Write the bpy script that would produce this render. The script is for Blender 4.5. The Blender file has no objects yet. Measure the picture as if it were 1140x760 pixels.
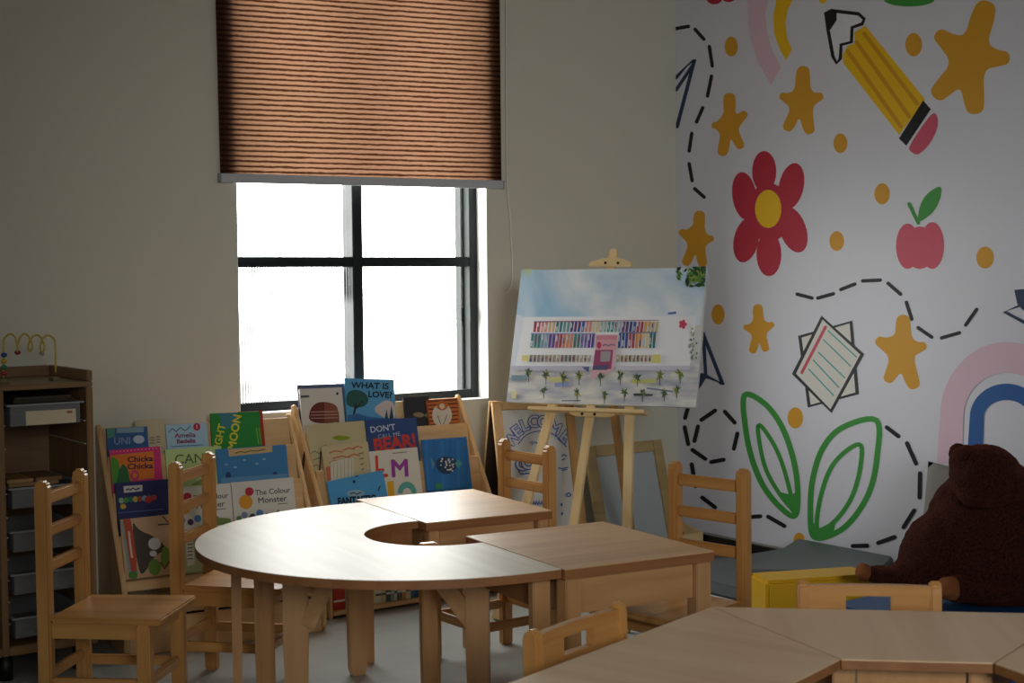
import bpy, bmesh, math, random
from mathutils import Vector, Matrix
random.seed(7)
C = bpy.context.scene.collection
PI = math.pi
D2R = math.radians

# ------------------------------------------------------------------ surveyed camera
FPX = 1590.0
YAW, PITCH, ROLL = D2R(35.4), D2R(2.46), D2R(.56)
CAM = Vector((-4.6564, -5.1716, 1.30))
FW = Vector((math.sin(YAW)*math.cos(PITCH), math.cos(YAW)*math.cos(PITCH), -math.sin(PITCH)))
_r0 = Vector((math.cos(YAW), -math.sin(YAW), 0))
_u0 = Vector((math.sin(YAW)*math.sin(PITCH), math.cos(YAW)*math.sin(PITCH), math.cos(PITCH)))
RT = _r0*math.cos(ROLL) - _u0*math.sin(ROLL)
UP = _r0*math.sin(ROLL) + _u0*math.cos(ROLL)

def ray(px, py):
    return FW + RT*((px-570)/FPX) - UP*((py-380)/FPX)
def on_plane(px, py, p0, n):
    d = ray(px, py)
    return CAM + d*((Vector(p0)-CAM).dot(n)/d.dot(n))
def at_z(px, py, z): return on_plane(px, py, (0, 0, z), Vector((0, 0, 1)))
def at_y(px, py, y): return on_plane(px, py, (0, y, 0), Vector((0, 1, 0)))
def at_x(px, py, x): return on_plane(px, py, (x, 0, 0), Vector((1, 0, 0)))

# ------------------------------------------------------------------ materials
def lin(c):
    if isinstance(c, str):
        c = [int(c[i:i+2], 16)/255 for i in (0, 2, 4)]
    return tuple((x/12.92 if x <= .04045 else ((x+.055)/1.055)**2.4) for x in c)
_M = {}
def mat(name, col, rough=.5, metal=0, spec=.5, bump=0, bscale=200):
    if name in _M: return _M[name]
    m = bpy.data.materials.new(name); m.use_nodes = True
    b = m.node_tree.nodes['Principled BSDF']
    b.inputs['Base Color'].default_value = (*lin(col), 1)
    b.inputs['Roughness'].default_value = rough
    b.inputs['Metallic'].default_value = metal
    b.inputs['Specular IOR Level'].default_value = spec
    nt = m.node_tree
    tc = nt.nodes.new('ShaderNodeTexCoord'); ns = nt.nodes.new('ShaderNodeTexNoise')
    ns.inputs['Scale'].default_value = bscale if bump else 9
    nt.links.new(tc.outputs['Object'], ns.inputs['Vector'])
    if bump:
        bp = nt.nodes.new('ShaderNodeBump'); bp.inputs['Strength'].default_value = bump
        bp.inputs['Distance'].default_value = .004
        nt.links.new(ns.outputs['Fac'], bp.inputs['Height']); nt.links.new(bp.outputs['Normal'], b.inputs['Normal'])
    else:
        mr = nt.nodes.new('ShaderNodeMapRange')
        mr.inputs['To Min'].default_value = max(0, rough-.06); mr.inputs['To Max'].default_value = min(1, rough+.06)
        nt.links.new(ns.outputs['Fac'], mr.inputs['Value']); nt.links.new(mr.outputs['Result'], b.inputs['Roughness'])
    _M[name] = m
    return m
def ink(col, rough=.55):
    return mat('ink_'+col+('' if rough == .55 else str(rough)), col, rough, spec=.3)
def wood(name, c1, c2, axis='x', rough=.38, scale=1.0, coat=0.0, spec=.5):
    if name in _M: return _M[name]
    m = bpy.data.materials.new(name); m.use_nodes = True
    nt = m.node_tree; b = nt.nodes['Principled BSDF']
    tc = nt.nodes.new('ShaderNodeTexCoord'); mp = nt.nodes.new('ShaderNodeMapping')
    s = [22*scale]*3; s['xyz'.index(axis)] = 1.6*scale
    mp.inputs['Scale'].default_value = s
    oi = nt.nodes.new('ShaderNodeObjectInfo')
    ad = nt.nodes.new('ShaderNodeVectorMath'); ad.operation = 'ADD'
    nt.links.new(tc.outputs['Object'], mp.inputs['Vector']); nt.links.new(mp.outputs['Vector'], ad.inputs[0])
    ml = nt.nodes.new('ShaderNodeMath'); ml.operation = 'MULTIPLY'; ml.inputs[1].default_value = 40
    nt.links.new(oi.outputs['Random'], ml.inputs[0]); nt.links.new(ml.outputs[0], ad.inputs[1])
    n1 = nt.nodes.new('ShaderNodeTexNoise'); n1.inputs['Scale'].default_value = 1.0
    n1.inputs['Detail'].default_value = 6; n1.inputs['Distortion'].default_value = .6
    nt.links.new(ad.outputs['Vector'], n1.inputs['Vector'])
    cr = nt.nodes.new('ShaderNodeValToRGB')
    cr.color_ramp.elements[0].position = .3; cr.color_ramp.elements[1].position = .72
    cr.color_ramp.elements[0].color = (*lin(c2), 1); cr.color_ramp.elements[1].color = (*lin(c1), 1)
    nt.links.new(n1.outputs['Fac'], cr.inputs['Fac']); nt.links.new(cr.outputs['Color'], b.inputs['Base Color'])
    b.inputs['Roughness'].default_value = rough
    b.inputs['Specular IOR Level'].default_value = spec
    b.inputs['Coat Weight'].default_value = coat; b.inputs['Coat Roughness'].default_value = .25
    _M[name] = m
    return m

CHAIR = {a: wood('honey_wood_'+a, 'd09c5a', 'b07a40', a, .34) for a in 'xyz'}
BEECH = {a: wood('beech_wood_'+a, 'c39767', 'aa7c4e', a, .4) for a in 'xyz'}  # darkened: shade on fronts turned from the window put into the colour
DTOP = wood('pale_laminate', 'd8cebb', 'cabda6', 'y', .45, .8, spec=.48)
RTOP = wood('beech_top', 'd0ab80', 'b98e62', 'x', .42, .8, spec=.4)
FTOP = wood('birch_top', 'e0c29a', 'd0ae82', 'x', .34, .6)
EDGE = wood('shaded_edge_wood', '9a6a42', '84562f', 'x', .4)  # table edges and aprons, front-side shade put into the wood colour
PLY = {a: wood('birch_ply_'+a, 'd9b585', 'c59c68', a, .45) for a in 'xyz'}
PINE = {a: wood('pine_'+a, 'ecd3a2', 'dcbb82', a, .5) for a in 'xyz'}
PINED = wood('pine_shade', 'bb9058', 'a37843', 'z', .5)  # darker copy of the pine with shade put into its colour
CAB = {a: wood('walnut_wood_'+a, '8a6a45', '6f5131', a, .5) for a in 'xyz'}
METAL = mat('dark_frame', '171d20', .5, .0, .3)
WALLM = mat('beige_wall_paint', 'd4d0bf', .75, spec=.2, bump=.08, bscale=120)
CEILM = mat('ceiling_paint', 'c9c4b8', .9, spec=.1)
BLACKM = mat('black_skirting', '0a0a0c', .5)
WHITEP = mat('white_mural_paper', 'd4d6e0', .5, spec=.35)
GREYBAR = mat('grey_rail', 'b9bcc0', .5)

# ------------------------------------------------------------------ mesh builder
class MB:
    def __init__(s): s.bm = bmesh.new(); s.mats = []
    def mi(s, m):
        if m not in s.mats: s.mats.append(m)
        return s.mats.index(m)
    def _fin(s, geom, m, M=None):
        vs = [g for g in geom if isinstance(g, bmesh.types.BMVert)]
        if M is not None: bmesh.ops.transform(s.bm, matrix=M, verts=vs)
        i = s.mi(m); fs = set()
        for v in vs:
            for f in v.link_faces: fs.add(f)
        for f in fs: f.material_index = i
        return vs
    def box(s, lo, hi, m, bev=.002, M=None):
        lo, hi = Vector(lo), Vector(hi)
        b2 = bmesh.new()
        bmesh.ops.create_cube(b2, size=1)
        bmesh.ops.transform(b2, matrix=Matrix.Translation((lo+hi)/2) @ Matrix.Diagonal((*(hi-lo), 1)), verts=b2.verts)
        if bev: bmesh.ops.bevel(b2, geom=b2.edges[:], offset=bev, segments=2, affect='EDGES', clamp_overlap=True)
        return s.merge(b2, m, M)
    def merge(s, b2, m, M=None, smooth=False):
        i = s.mi(m) if m is not None else None
        mp = {}
        for v in b2.verts: mp[v] = s.bm.verts.new(M @ v.co if M is not None else v.co)
        for f in b2.faces:
            try: nf = s.bm.faces.new([mp[v] for v in f.verts])
            except ValueError: continue
            nf.material_index = i if i is not None else f.material_index
            nf.smooth = f.smooth or smooth
        b2.free()
    def prism(s, pts, vec, m, bev=0, M=None):
        """polygon (3-D points) extruded by vec"""
        b2 = bmesh.new(); vec = Vector(vec)
        n = len(pts)
        a = [b2.verts.new(p) for p in pts]; b = [b2.verts.new(Vector(p)+vec) for p in pts]
        b2.faces.new(a[::-1]); b2.faces.new(b)
        for k in range(n): b2.faces.new([a[k], a[(k+1) % n], b[(k+1) % n], b[k]])
        bmesh.ops.recalc_face_normals(b2, faces=b2.faces)
        if bev: bmesh.ops.bevel(b2, geom=b2.edges[:], offset=bev, segments=2, affect='EDGES', clamp_overlap=True)
        s.merge(b2, m, M)
    def bar(s, p, q, w, d, m, up=(0, 0, 1), bev=.002):
        """rectangular bar from p to q, w across (side), d along 'up'"""
        p, q = Vector(p), Vector(q); z = (q-p); L = z.length; z.normalize()
        x = Vector(up).cross(z)
        if x.length < 1e-4: x = Vector((1, 0, 0))
        x.normalize(); y = z.cross(x)
        M = Matrix.Translation(p) @ Matrix((x, y, z)).transposed().to_4x4()
        s.box((-w/2, -d/2, 0), (w/2, d/2, L), m, bev, M)
    def tube(s, pts, r, m, n=10, closed=False):
        pts = [Vector(p) for p in pts]; b2 = bmesh.new(); rings = []
        ref = Vector((.13, .27, .95))
        N = len(pts)
        for k, p in enumerate(pts):
            if closed: t = pts[(k+1) % N]-pts[k-1]
            else: t = pts[min(k+1, N-1)]-pts[max(k-1, 0)]
            t.normalize(); x = ref.cross(t)
            if x.length < 1e-3: x = Vector((1, 0, 0)).cross(t)
            x.normalize(); y = t.cross(x); ref = y.cross(t)*-1 if False else ref
            rr = r[k] if isinstance(r, (list, tuple)) else r
            rings.append([b2.verts.new(p+(x*math.cos(a*2*PI/n)+y*math.sin(a*2*PI/n))*rr) for a in range(n)])
        for k in range(N if closed else N-1):
            A, B = rings[k], rings[(k+1) % N]
            for a in range(n):
                f = b2.faces.new([A[a], A[(a+1) % n], B[(a+1) % n], B[a]]); f.smooth = True
        if not closed:
            b2.faces.new(rings[0][::-1]); b2.faces.new(rings[-1])
        s.merge(b2, m)
    def ball(s, c, r, m, seg=16, M=None):
        b2 = bmesh.new(); bmesh.ops.create_uvsphere(b2, u_segments=seg, v_segments=max(8, seg*2//3), radius=1)
        rr = r if isinstance(r, (tuple, list)) else (r, r, r)
        T = Matrix.Translation(c) @ (M or Matrix()) @ Matrix.Diagonal((*rr, 1))
        for f in b2.faces: f.smooth = True
        s.merge(b2, m, T)
    def cyl(s, p, q, r, m, n=20): s.tube([p, q], r, m, n)
    def flat(s, pts, m):
        try:
            f = s.bm.faces.new([s.bm.verts.new(p) for p in pts]); f.material_index = s.mi(m)
            return f
        except ValueError: return None
    def build(s, name, parent=None, loc=None):
        me = bpy.data.meshes.new(name); s.bm.normal_update(); s.bm.to_mesh(me); s.bm.free()
        for m in s.mats: me.materials.append(m)
        o = bpy.data.objects.new(name, me); C.objects.link(o)
        if parent: o.parent = parent
        if loc: o.location = loc
        return o

def tag(o, label, cat, group=None):
    o['label'] = label; o['category'] = cat
    if group: o['group'] = group
    return o
def thing(name, label, cat, loc=(0, 0, 0), rz=0, group=None):
    o = bpy.data.objects.new(name, None); C.objects.link(o)
    o.location = loc; o.rotation_euler = (0, 0, rz); o.empty_display_size = .05
    return tag(o, label, cat, group)
def struct(mb, name, parent=None):
    o = mb.build(name, parent)
    if not parent: o['kind'] = 'structure'
    return o
def dup(root, loc, rz, label):
    r = root.copy(); C.objects.link(r); r.location = loc; r.rotation_euler = (0, 0, rz); r['label'] = label
    for ch in list(root.children):
        c = ch.copy(); C.objects.link(c); c.parent = r
        for g in list(ch.children):
            d = g.copy(); C.objects.link(d); d.parent = c
    return r

# ------------------------------------------------------------------ flat artwork on a surface
def chaikin(p, it=2, closed=True):
    for _ in range(it):
        q = []; n = len(p)
        if not closed: q.append(p[0])
        for k in range(n if closed else n-1):
            a, b = p[k], p[(k+1) % n]
            q += [(a[0]*.75+b[0]*.25, a[1]*.75+b[1]*.25), (a[0]*.25+b[0]*.75, a[1]*.25+b[1]*.75)]
        if not closed: q.append(p[-1])
        p = q
    return p
def spline(p, closed=True, sub=6):
    n = len(p); out = []
    for k in range(n if closed else n-1):
        g = lambda i: p[i % n] if closed else p[max(0, min(n-1, i))]
        a, b, c, d = g(k-1), g(k), g(k+1), g(k+2)
        for j in range(sub):
            t = j/sub
            out.append(tuple(.5*(2*b[i]+(c[i]-a[i])*t+(2*a[i]-5*b[i]+4*c[i]-d[i])*t*t+(3*b[i]-a[i]-3*c[i]+d[i])*t**3) for i in (0, 1)))
    if not closed: out.append(p[-1])
    return out
def stroke(p, w, closed=False):
    n = len(p); L = []; R = []
    for k in range(n):
        a = p[k-1] if closed else p[max(k-1, 0)]; b = p[(k+1) % n] if closed else p[min(k+1, n-1)]
        tx, ty = b[0]-a[0], b[1]-a[1]; l = math.hypot(tx, ty) or 1
        nx, ny = -ty/l*w/2, tx/l*w/2
        L.append((p[k][0]+nx, p[k][1]+ny)); R.append((p[k][0]-nx, p[k][1]-ny))
    return L, R
def ell(cx, cy, rx, ry, rot=0, n=28):
    c, s = math.cos(D2R(rot)), math.sin(D2R(rot)); o = []
    for k in range(n):
        a = 2*PI*k/n; x, y = rx*math.cos(a), ry*math.sin(a)
        o.append((cx+x*c-y*s, cy+x*s+y*c))
    return o
_TXT = {}
def text_mesh(txt, bold=0):
    key = (txt, bold)
    if key not in _TXT:
        cu = bpy.data.curves.new('lettering', 'FONT'); cu.body = txt; cu.size = 1; cu.offset = bold
        cu.align_x = 'CENTER'; cu.align_y = 'CENTER'; cu.resolution_u = 3
        o = bpy.data.objects.new('lettering', cu); C.objects.link(o)
        dg = bpy.context.evaluated_depsgraph_get(); dg.update()
        me = bpy.data.meshes.new_from_object(o.evaluated_get(dg))
        vs = [tuple(v.co) for v in me.vertices]; fs = [tuple(p.vertices) for p in me.polygons]
        bpy.data.objects.remove(o); bpy.data.curves.remove(cu); bpy.data.meshes.remove(me)
        _TXT[key] = (vs, fs)
    return _TXT[key]
class Art:
    """flat printed shapes: xf maps drawing coordinates + layer to a point on the surface"""
    def __init__(s, mb, xf, step=.0003): s.mb, s.xf, s.k, s.step = mb, xf, 0, step
    def lay(s): s.k += 1; return s.k*s.step
    def poly(s, pts, m, clip=None):
        z = s.lay()
        if isinstance(m, str): m = ink(m)
        if clip: pts = clip(pts)
        if len(pts) < 3: return
        b2 = bmesh.new()
        f = b2.faces.new([b2.verts.new((p[0], p[1], 0)) for p in pts]); f.normal_update()
        bmesh.ops.triangulate(b2, faces=[f])
        b2.faces.ensure_lookup_table()
        mi = s.mb.mi(m); mp = {}
        for v in b2.verts: mp[v] = s.mb.bm.verts.new(s.xf(v.co.x, v.co.y, z))
        for f in b2.faces:
            nf = s.mb.bm.faces.new([mp[v] for v in f.verts]); nf.material_index = mi
        b2.free()
    def line(s, pts, w, m, closed=False, smooth=False, round_=True):
        if isinstance(m, str): m = ink(m)
        if smooth: pts = spline(pts, closed)
        L, R = stroke(pts, w, closed); z = s.lay(); mi = s.mb.mi(m)
        vl = [s.mb.bm.verts.new(s.xf(*p, z)) for p in L]; vr = [s.mb.bm.verts.new(s.xf(*p, z)) for p in R]
        n = len(pts)
        for k in range(n if closed else n-1):
            f = s.mb.bm.faces.new([vl[k], vl[(k+1) % n], vr[(k+1) % n], vr[k]]); f.material_index = mi
        if round_ and not closed:
            for p in (pts[0], pts[-1]): s.poly(ell(p[0], p[1], w/2, w/2, n=12), m)
    def text(s, txt, cx, cy, size, m, rot=0, bold=0, sx=1):
        if isinstance(m, str): m = ink(m)
        if bold and set(txt) & set('MWmw'):
            rr = bold*size
            for k in range(6): s.text(txt, cx+rr*math.cos(k*PI/3), cy+rr*math.sin(k*PI/3), size, m, rot, 0, sx)
            return
        z = s.lay(); vs, fs = text_mesh(txt, bold); mi = s.mb.mi(m)
        c, sn = math.cos(D2R(rot)), math.sin(D2R(rot))
        V = []
        for v in vs:
            x, y = v[0]*size*sx, -v[1]*size
            V.append(s.mb.bm.verts.new(s.xf(cx+x*c-y*sn, cy+x*sn+y*c, z)))
        for f in fs:
            try: nf = s.mb.bm.faces.new([V[i] for i in f]); nf.material_index = mi
            except ValueError: pass

# ================================================================== ROOM SHELL
XL, YF, ZC = -6.2, -7.6, 3.0
FY0 = .077
WX0, WX1, WZ0, WZ1 = -2.294, -1.108, .779, 2.72
mb = MB(); mb.box((XL-.1, YF-.1, -.1), (.1, .25, 0), None or mat('tmp', '888888'), 0)
fl = bpy.data.materials.new('grey_vinyl'); fl.use_nodes = True
nt = fl.node_tree; b = nt.nodes['Principled BSDF']
tc = nt.nodes.new('ShaderNodeTexCoord'); n1 = nt.nodes.new('ShaderNodeTexNoise'); n1.inputs['Scale'].default_value = 6; n1.inputs['Detail'].default_value = 8
cr = nt.nodes.new('ShaderNodeValToRGB'); cr.color_ramp.elements[0].color = (*lin('9da1a0'), 1); cr.color_ramp.elements[1].color = (*lin('b2b5b2'), 1)
nt.links.new(tc.outputs['Object'], n1.inputs['Vector']); nt.links.new(n1.outputs['Fac'], cr.inputs['Fac']); nt.links.new(cr.outputs['Color'], b.inputs['Base Color'])
b.inputs['Roughness'].default_value = .24
mb.mats[0] = fl
struct(mb, 'floor')
mb = MB(); mb.box((XL-.1, YF-.1, ZC), (.1, .25, ZC+.1), CEILM, 0); struct(mb, 'ceiling')
mb = MB()
mb.box((XL, 0, 0), (WX0, .2, ZC), WALLM, 0)
mb.box((WX1, 0, 0), (.1, .2, ZC), WALLM, 0)
mb.box((WX0, 0, 0), (WX1, .2, WZ0), WALLM, 0)
mb.box((WX0, 0, WZ1), (WX1, .2, ZC), WALLM, 0)
struct(mb, 'wall_back')
REV = mat('white_reveal', 'f2f2ee', .6)
mb = MB(); mb.box((WX1-.004, .0005, WZ0+.004), (WX1-.0005, FY0, WZ1), REV, 0); mb.box((WX0+.0005, .0005, WZ0+.004), (WX0+.004, FY0, WZ1), REV, 0); mb.box((WX0+.0005, .0005, WZ0+.0003), (WX1-.0005, FY0, WZ0+.004), REV, 0); struct(mb, 'trim_1')
mb = MB(); mb.box((XL-.1, YF, 0), (XL, .2, ZC), WALLM, 0); struct(mb, 'wall_left')
mb = MB(); mb.box((XL, YF-.1, 0), (.1, YF, ZC), WALLM, 0); struct(mb, 'wall_front')
mb = MB(); mb.box((XL, -.016, 0), (-.016, -.0005, .091), BLACKM, .002); struct(mb, 'baseboard_back')
mb = MB(); mb.box((-.016, YF, 0), (-.0005, -.0005, .086), BLACKM, .002)
mb.box((-.02, YF, .086), (-.0005, -.0005, .093), mat('skirting_cap', '8a8c88', .4), .001); struct(mb, 'baseboard_right')

# ---- mural wall
mb = MB(); mb.box((0, YF, 0), (.1, 0, ZC), WHITEP, 0)
A = Art(mb, lambda px, py, z: at_x(px, py, 0)+Vector((-.0002-z, 0, 0)), .000012)
z1 = lambda x, y: (740+x/2.4525, y/2.4525)
z2 = lambda x, y: (740+x/2.3025, 290+y/2.3025)
def Z(f, pts): return [f(*p) for p in pts]
ORG, BLK, RED, GRN, NAVY, YEL, PNK = 'd29a2c', '17181c', 'b3293f', '3f9440', '2b3c5c', 'e6b818', 'd9bccb'
def mline(f, pts, w, col=BLK, **k): A.line(Z(f, pts), w/2.38, col, **k)
def mdash(f, pts, w=9.5):
    for (a, b_) in pts:
        mx, my = (a[0]+b_[0])/2, (a[1]+b_[1])/2
        mline(f, [a, (mx, my), b_], w)
mdash(z1, [((20, 80), (65, 72)), ((83, 80), (107, 107)), ((122, 127), (130, 180)), ((128, 208), (117, 262)), ((104, 294), (87, 333)), ((74, 364), (67, 412)), ((67, 447), (75, 493)), ((82, 515), (108, 538))])
mline(z1, [(31, 212), (82, 162), (34, 345)], 10, NAVY); mline(z1, [(31, 246), (78, 176)], 9, NAVY)
for (x, y, rx, ry) in [(136, -5, 22, 17), (175, -6, 18, 12)]: A.poly(Z(z1, ell(x, y, rx, ry)), RED)
A.poly(Z(z1, [(232, -60), (226, 0), (228, 60), (235, 110), (255, 170), (290, 232), (318, 185), (295, 140), (280, 90), (275, 40), (282, 0), (292, -50)]), PNK)
A.poly(Z(z1, [(330, -50), (305, 0), (296, 50), (300, 95), (315, 135), (332, 165), (348, 135), (335, 105), (330, 65), (335, 30), (350, 0), (375, -40)]), YEL)
A.poly(Z(z1, ell(432, 0, 10, 10)), YEL)
A.poly(Z(z1, ell(668, -2, 70, 20)), GRN)
for e in [(182, 127, 18, 27), (680, 122, 23, 32), (480, 391, 19, 27), (594, 529, 21, 29), (470, 658, 20, 27), (875, 703, 24, 30)]: A.poly(Z(z1, ell(*e)), ORG)
for e in [(137, 138, 17, 26), (335, 403, 20, 27), (345, 715, 14, 18)]: A.poly(Z(z2, ell(*e)), ORG)
def star(f, tips, inn):
    # tips and inners alternate: tip0, inner0, tip1 ...
    cx = sum(t[0] for t in tips)/5; cy = sum(t[1] for t in tips)/5; pts = []
    for t, i in zip(tips, inn):
        dx, dy = t[0]-cx, t[1]-cy; l = math.hypot(dx, dy); ux, uy = dx/l, dy/l; w = l*.215
        e = l*.10
        pts += [(t[0]-ux*l*.2+uy*w, t[1]-uy*l*.2-ux*w), (t[0]+ux*e+uy*w*.75, t[1]+uy*e-ux*w*.75),
                (t[0]+ux*e-uy*w*.75, t[1]+uy*e+ux*w*.75), (t[0]-ux*l*.2-uy*w, t[1]-uy*l*.2+ux*w), i]
    A.poly(Z(f, chaikin(pts, 3)), ORG)
star(z1, [(379, 190), (427, 262), (397, 358), (335, 350), (320, 262)], [(398, 243), (404, 292), (368, 318), (345, 296), (356, 246)])
star(z1, [(177, 262), (220, 310), (208, 400), (157, 418), (133, 342)], [(192, 310), (199, 352), (180, 375), (153, 368), (163, 310)])
star(z1, [(878, 18), (932, 158), (848, 298), (745, 257), (750, 95)], [(880, 118), (870, 190), (808, 238), (785, 172), (820, 100)])
star(z1, [(96, 583), (130, 650), (105, 722), (58, 718), (45, 632)], [(109, 625), (110, 674), (84, 690), (66, 668), (80, 612)])
star(z2, [(239, 118), (277, 163), (260, 228), (225, 232), (206, 170)], [(254, 152), (259, 187), (242, 207), (226, 192), (228, 151)])
star(z2, [(612, 148), (665, 218), (640, 320), (573, 305), (548, 205)], [(633, 198), (637, 245), (606, 285), (578, 248), (592, 190)])
# pencil
A.poly(Z(z1, [(488, 172), (486, 150), (500, 125), (520, 118), (518, 88), (548, 70), (712, 272), (640, 368)]), YEL)
for s_ in [[(500, 140), (645, 345)], [(524, 115), (668, 318)], [(545, 92), (690, 283)]]: mline(z1, s_, 11, 'cf951b')
A.poly(Z(z1, [(640, 378), (706, 274), (727, 298), (660, 398)]), BLK)
A.poly(Z(z1, chaikin([(664, 402), (728, 308), (744, 310), (748, 345), (728, 388), (705, 414), (688, 424), (672, 414)], 2)), 'c9546c')
tip = [(440, 35), (455, 29), (530, 38), (545, 52), (540, 65), (512, 75), (510, 115), (482, 122), (480, 160), (470, 172), (460, 155), (447, 85)]
A.poly(Z(z1, tip), 'dcdde4'); A.line(Z(z1, tip), 3.9, BLK, closed=True)
A.poly(Z(z1, [(440, 35), (470, 32), (470, 55), (452, 82), (443, 62)]), BLK)
# flower
for e in [(272, 468, 33, 56, 0), (346, 508, 34, 64, 12), (350, 626, 36, 66, -20), (285, 694, 34, 60, 0), (223, 655, 34, 62, 12), (218, 535, 33, 66, -8), (285, 580, 62, 80, 0)]: A.poly(Z(z1, ell(*e)), RED)
A.poly(Z(z1, ell(283, 570, 36, 52)), YEL)
# apple
for e in [(664, 672, 32, 62), (731, 670, 32, 64), (697, 676, 44, 58)]: A.poly(Z(z1, ell(*e)), 'cf566a')
mline(z1, [(668, 557), (680, 582), (693, 608)], 10, GRN)
A.poly(Z(z1, chaikin([(690, 606), (696, 560), (718, 525), (758, 503), (754, 542), (737, 577), (705, 602)], 2)), GRN)
# path, paper
mdash(z2, [((340, 86), (378, 96)), ((393, 96), (433, 85)), ((452, 74), (488, 60)), ((508, 52), (553, 50)), ((573, 58), (605, 86)), ((620, 107), (634, 150)), ((650, 172), (685, 196)), ((710, 198), (756, 185)), ((772, 165), (800, 125))])
PAPER, INKG = 'd7d6cf', '33363c'
q = Z(z2, [(347, 195), (478, 157), (494, 340), (371, 373)]); A.poly(q, PAPER); A.line(q, 4.4, INKG, closed=True)
q = Z(z2, [(404, 146), (507, 240), (427, 386), (332, 290)]); A.poly(q, PAPER); A.line(q, 4.6, INKG, closed=True)
mline(z2, [(413, 170), (352, 287)], 8, 'c45266')
for s_ in [[(420, 180), (492, 247)], [(408, 203), (477, 270)], [(395, 235), (462, 300)], [(382, 255), (447, 325)], [(370, 278), (433, 345)]]: mline(z2, s_, 3.5, '4fa49f')
# leaves
mline(z2, [(205, 345), (255, 365), (298, 420), (328, 500), (341, 580), (336, 652), (300, 635), (255, 580), (225, 510), (208, 430)], 15, GRN, closed=True, smooth=True)
mline(z2, [(240, 422), (275, 462), (305, 530), (328, 630), (290, 590), (255, 520)], 11, GRN, closed=True, smooth=True)
A.poly(Z(z2, [(285, 590), (336, 658), (341, 590), (326, 600)]), GRN)
mline(z2, [(382, 706), (374, 640), (380, 560), (405, 482), (455, 428), (543, 409), (545, 500), (526, 590), (480, 665), (430, 702)], 15, GRN, closed=True, smooth=True)
mline(z2, [(393, 690), (397, 620), (422, 540), (460, 492), (503, 473), (500, 540), (478, 610), (436, 668)], 12, GRN, closed=True, smooth=True)
A.poly(Z(z2, [(378, 714), (370, 650), (392, 688), (440, 665), (432, 706)]), GRN)
# paper plane and loop of dashes at the corner
mline(z2, [(98, 185), (150, 318), (106, 296)], 10, NAVY); mline(z2, [(100, 195), (106, 296)], 9, NAVY)
A.poly(Z(z2, [(108, 300), (82, 340), (76, 318), (80, 290), (100, 288)]), NAVY)
mdash(z2, [((60, 378), (53, 403)), ((52, 427), (61, 470)), ((155, 387), (180, 415)), ((187, 443), (178, 482)), ((152, 510), (120, 516)), ((105, 508), (72, 485)), ((77, 462), (86, 425)), ((95, 408), (130, 384)), ((70, 522), (80, 578)), ((97, 607), (130, 632)), ((170, 660), (246, 655)), ((266, 656), (308, 680)),
              ((570, 427), (600, 450)), ((622, 468), (645, 520)), ((655, 545), (654, 607)), ((640, 640), (613, 683)), ((590, 708), (548, 723)), ((520, 730), (483, 731))], 11)
# rainbow and dart on the right
def arch(cx, cy, ro, ri, foot, col):
    o = [(cx-ro[0]-8, foot)]+[(cx-ro[0]*math.cos(PI*k/24), cy-ro[1]*math.sin(PI*k/24)) for k in range(25)]+[(cx+ro[0]+8, foot)]
    i = [(cx-ri[0]-4, foot)]+[(cx-ri[0]*math.cos(PI*k/24), cy-ri[1]*math.sin(PI*k/24)) for k in range(25)]+[(cx+ri[0]+4, foot)]
    A.poly(Z(z2, o+i[::-1]), col)
arch(877, 400, (170, 192), (110, 113), 520, PNK)
arch(877, 402, (94, 87), (58, 45), 520, '2a5c9e')
A.poly(Z(z2, [(897, 75), (930, 72), (960, 110), (945, 140), (921, 128), (905, 112)]), NAVY)
mline(z2, [(935, 106), (872, 131), (960, 178)], 10, NAVY)
struct(mb, 'wall_right')

# ---- window
FY = .078
wroot = bpy.data.objects.new('window_1', None); C.objects.link(wroot); wroot['kind'] = 'structure'
mb = MB()
mb.box((WX0, FY, WZ0), (WX0+.042, FY+.05, WZ1), METAL, .003); mb.box((WX1-.042, FY, WZ0), (WX1, FY+.05, WZ1), METAL, .003)
mb.box((WX0+.042, FY, WZ0), (WX1-.042, FY+.05, WZ0+.04), METAL, .003); mb.box((WX0+.042, FY, WZ1-.04), (WX1-.042, FY+.05, WZ1), METAL, .003)
xm = at_y(398.8, 290, FY).x
zt = at_y(398, 285.8, FY).z; zb = at_y(398, 297, FY).z
mb.box((xm-.024, FY+.002, WZ0+.04), (xm+.024, FY+.09, WZ1-.04), METAL, .003)
for a, b_ in ((WX0+.042, xm-.024), (xm+.024, WX1-.042)):
    mb.box((a, FY+.004, zb), (b_, FY+.055, zt), METAL, .003)
mb.box((WX1-.055, FY+.05, WZ0), (WX1-.03, FY+.10, WZ1), METAL, .003)
mb.build('window_frame', wroot)
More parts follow.
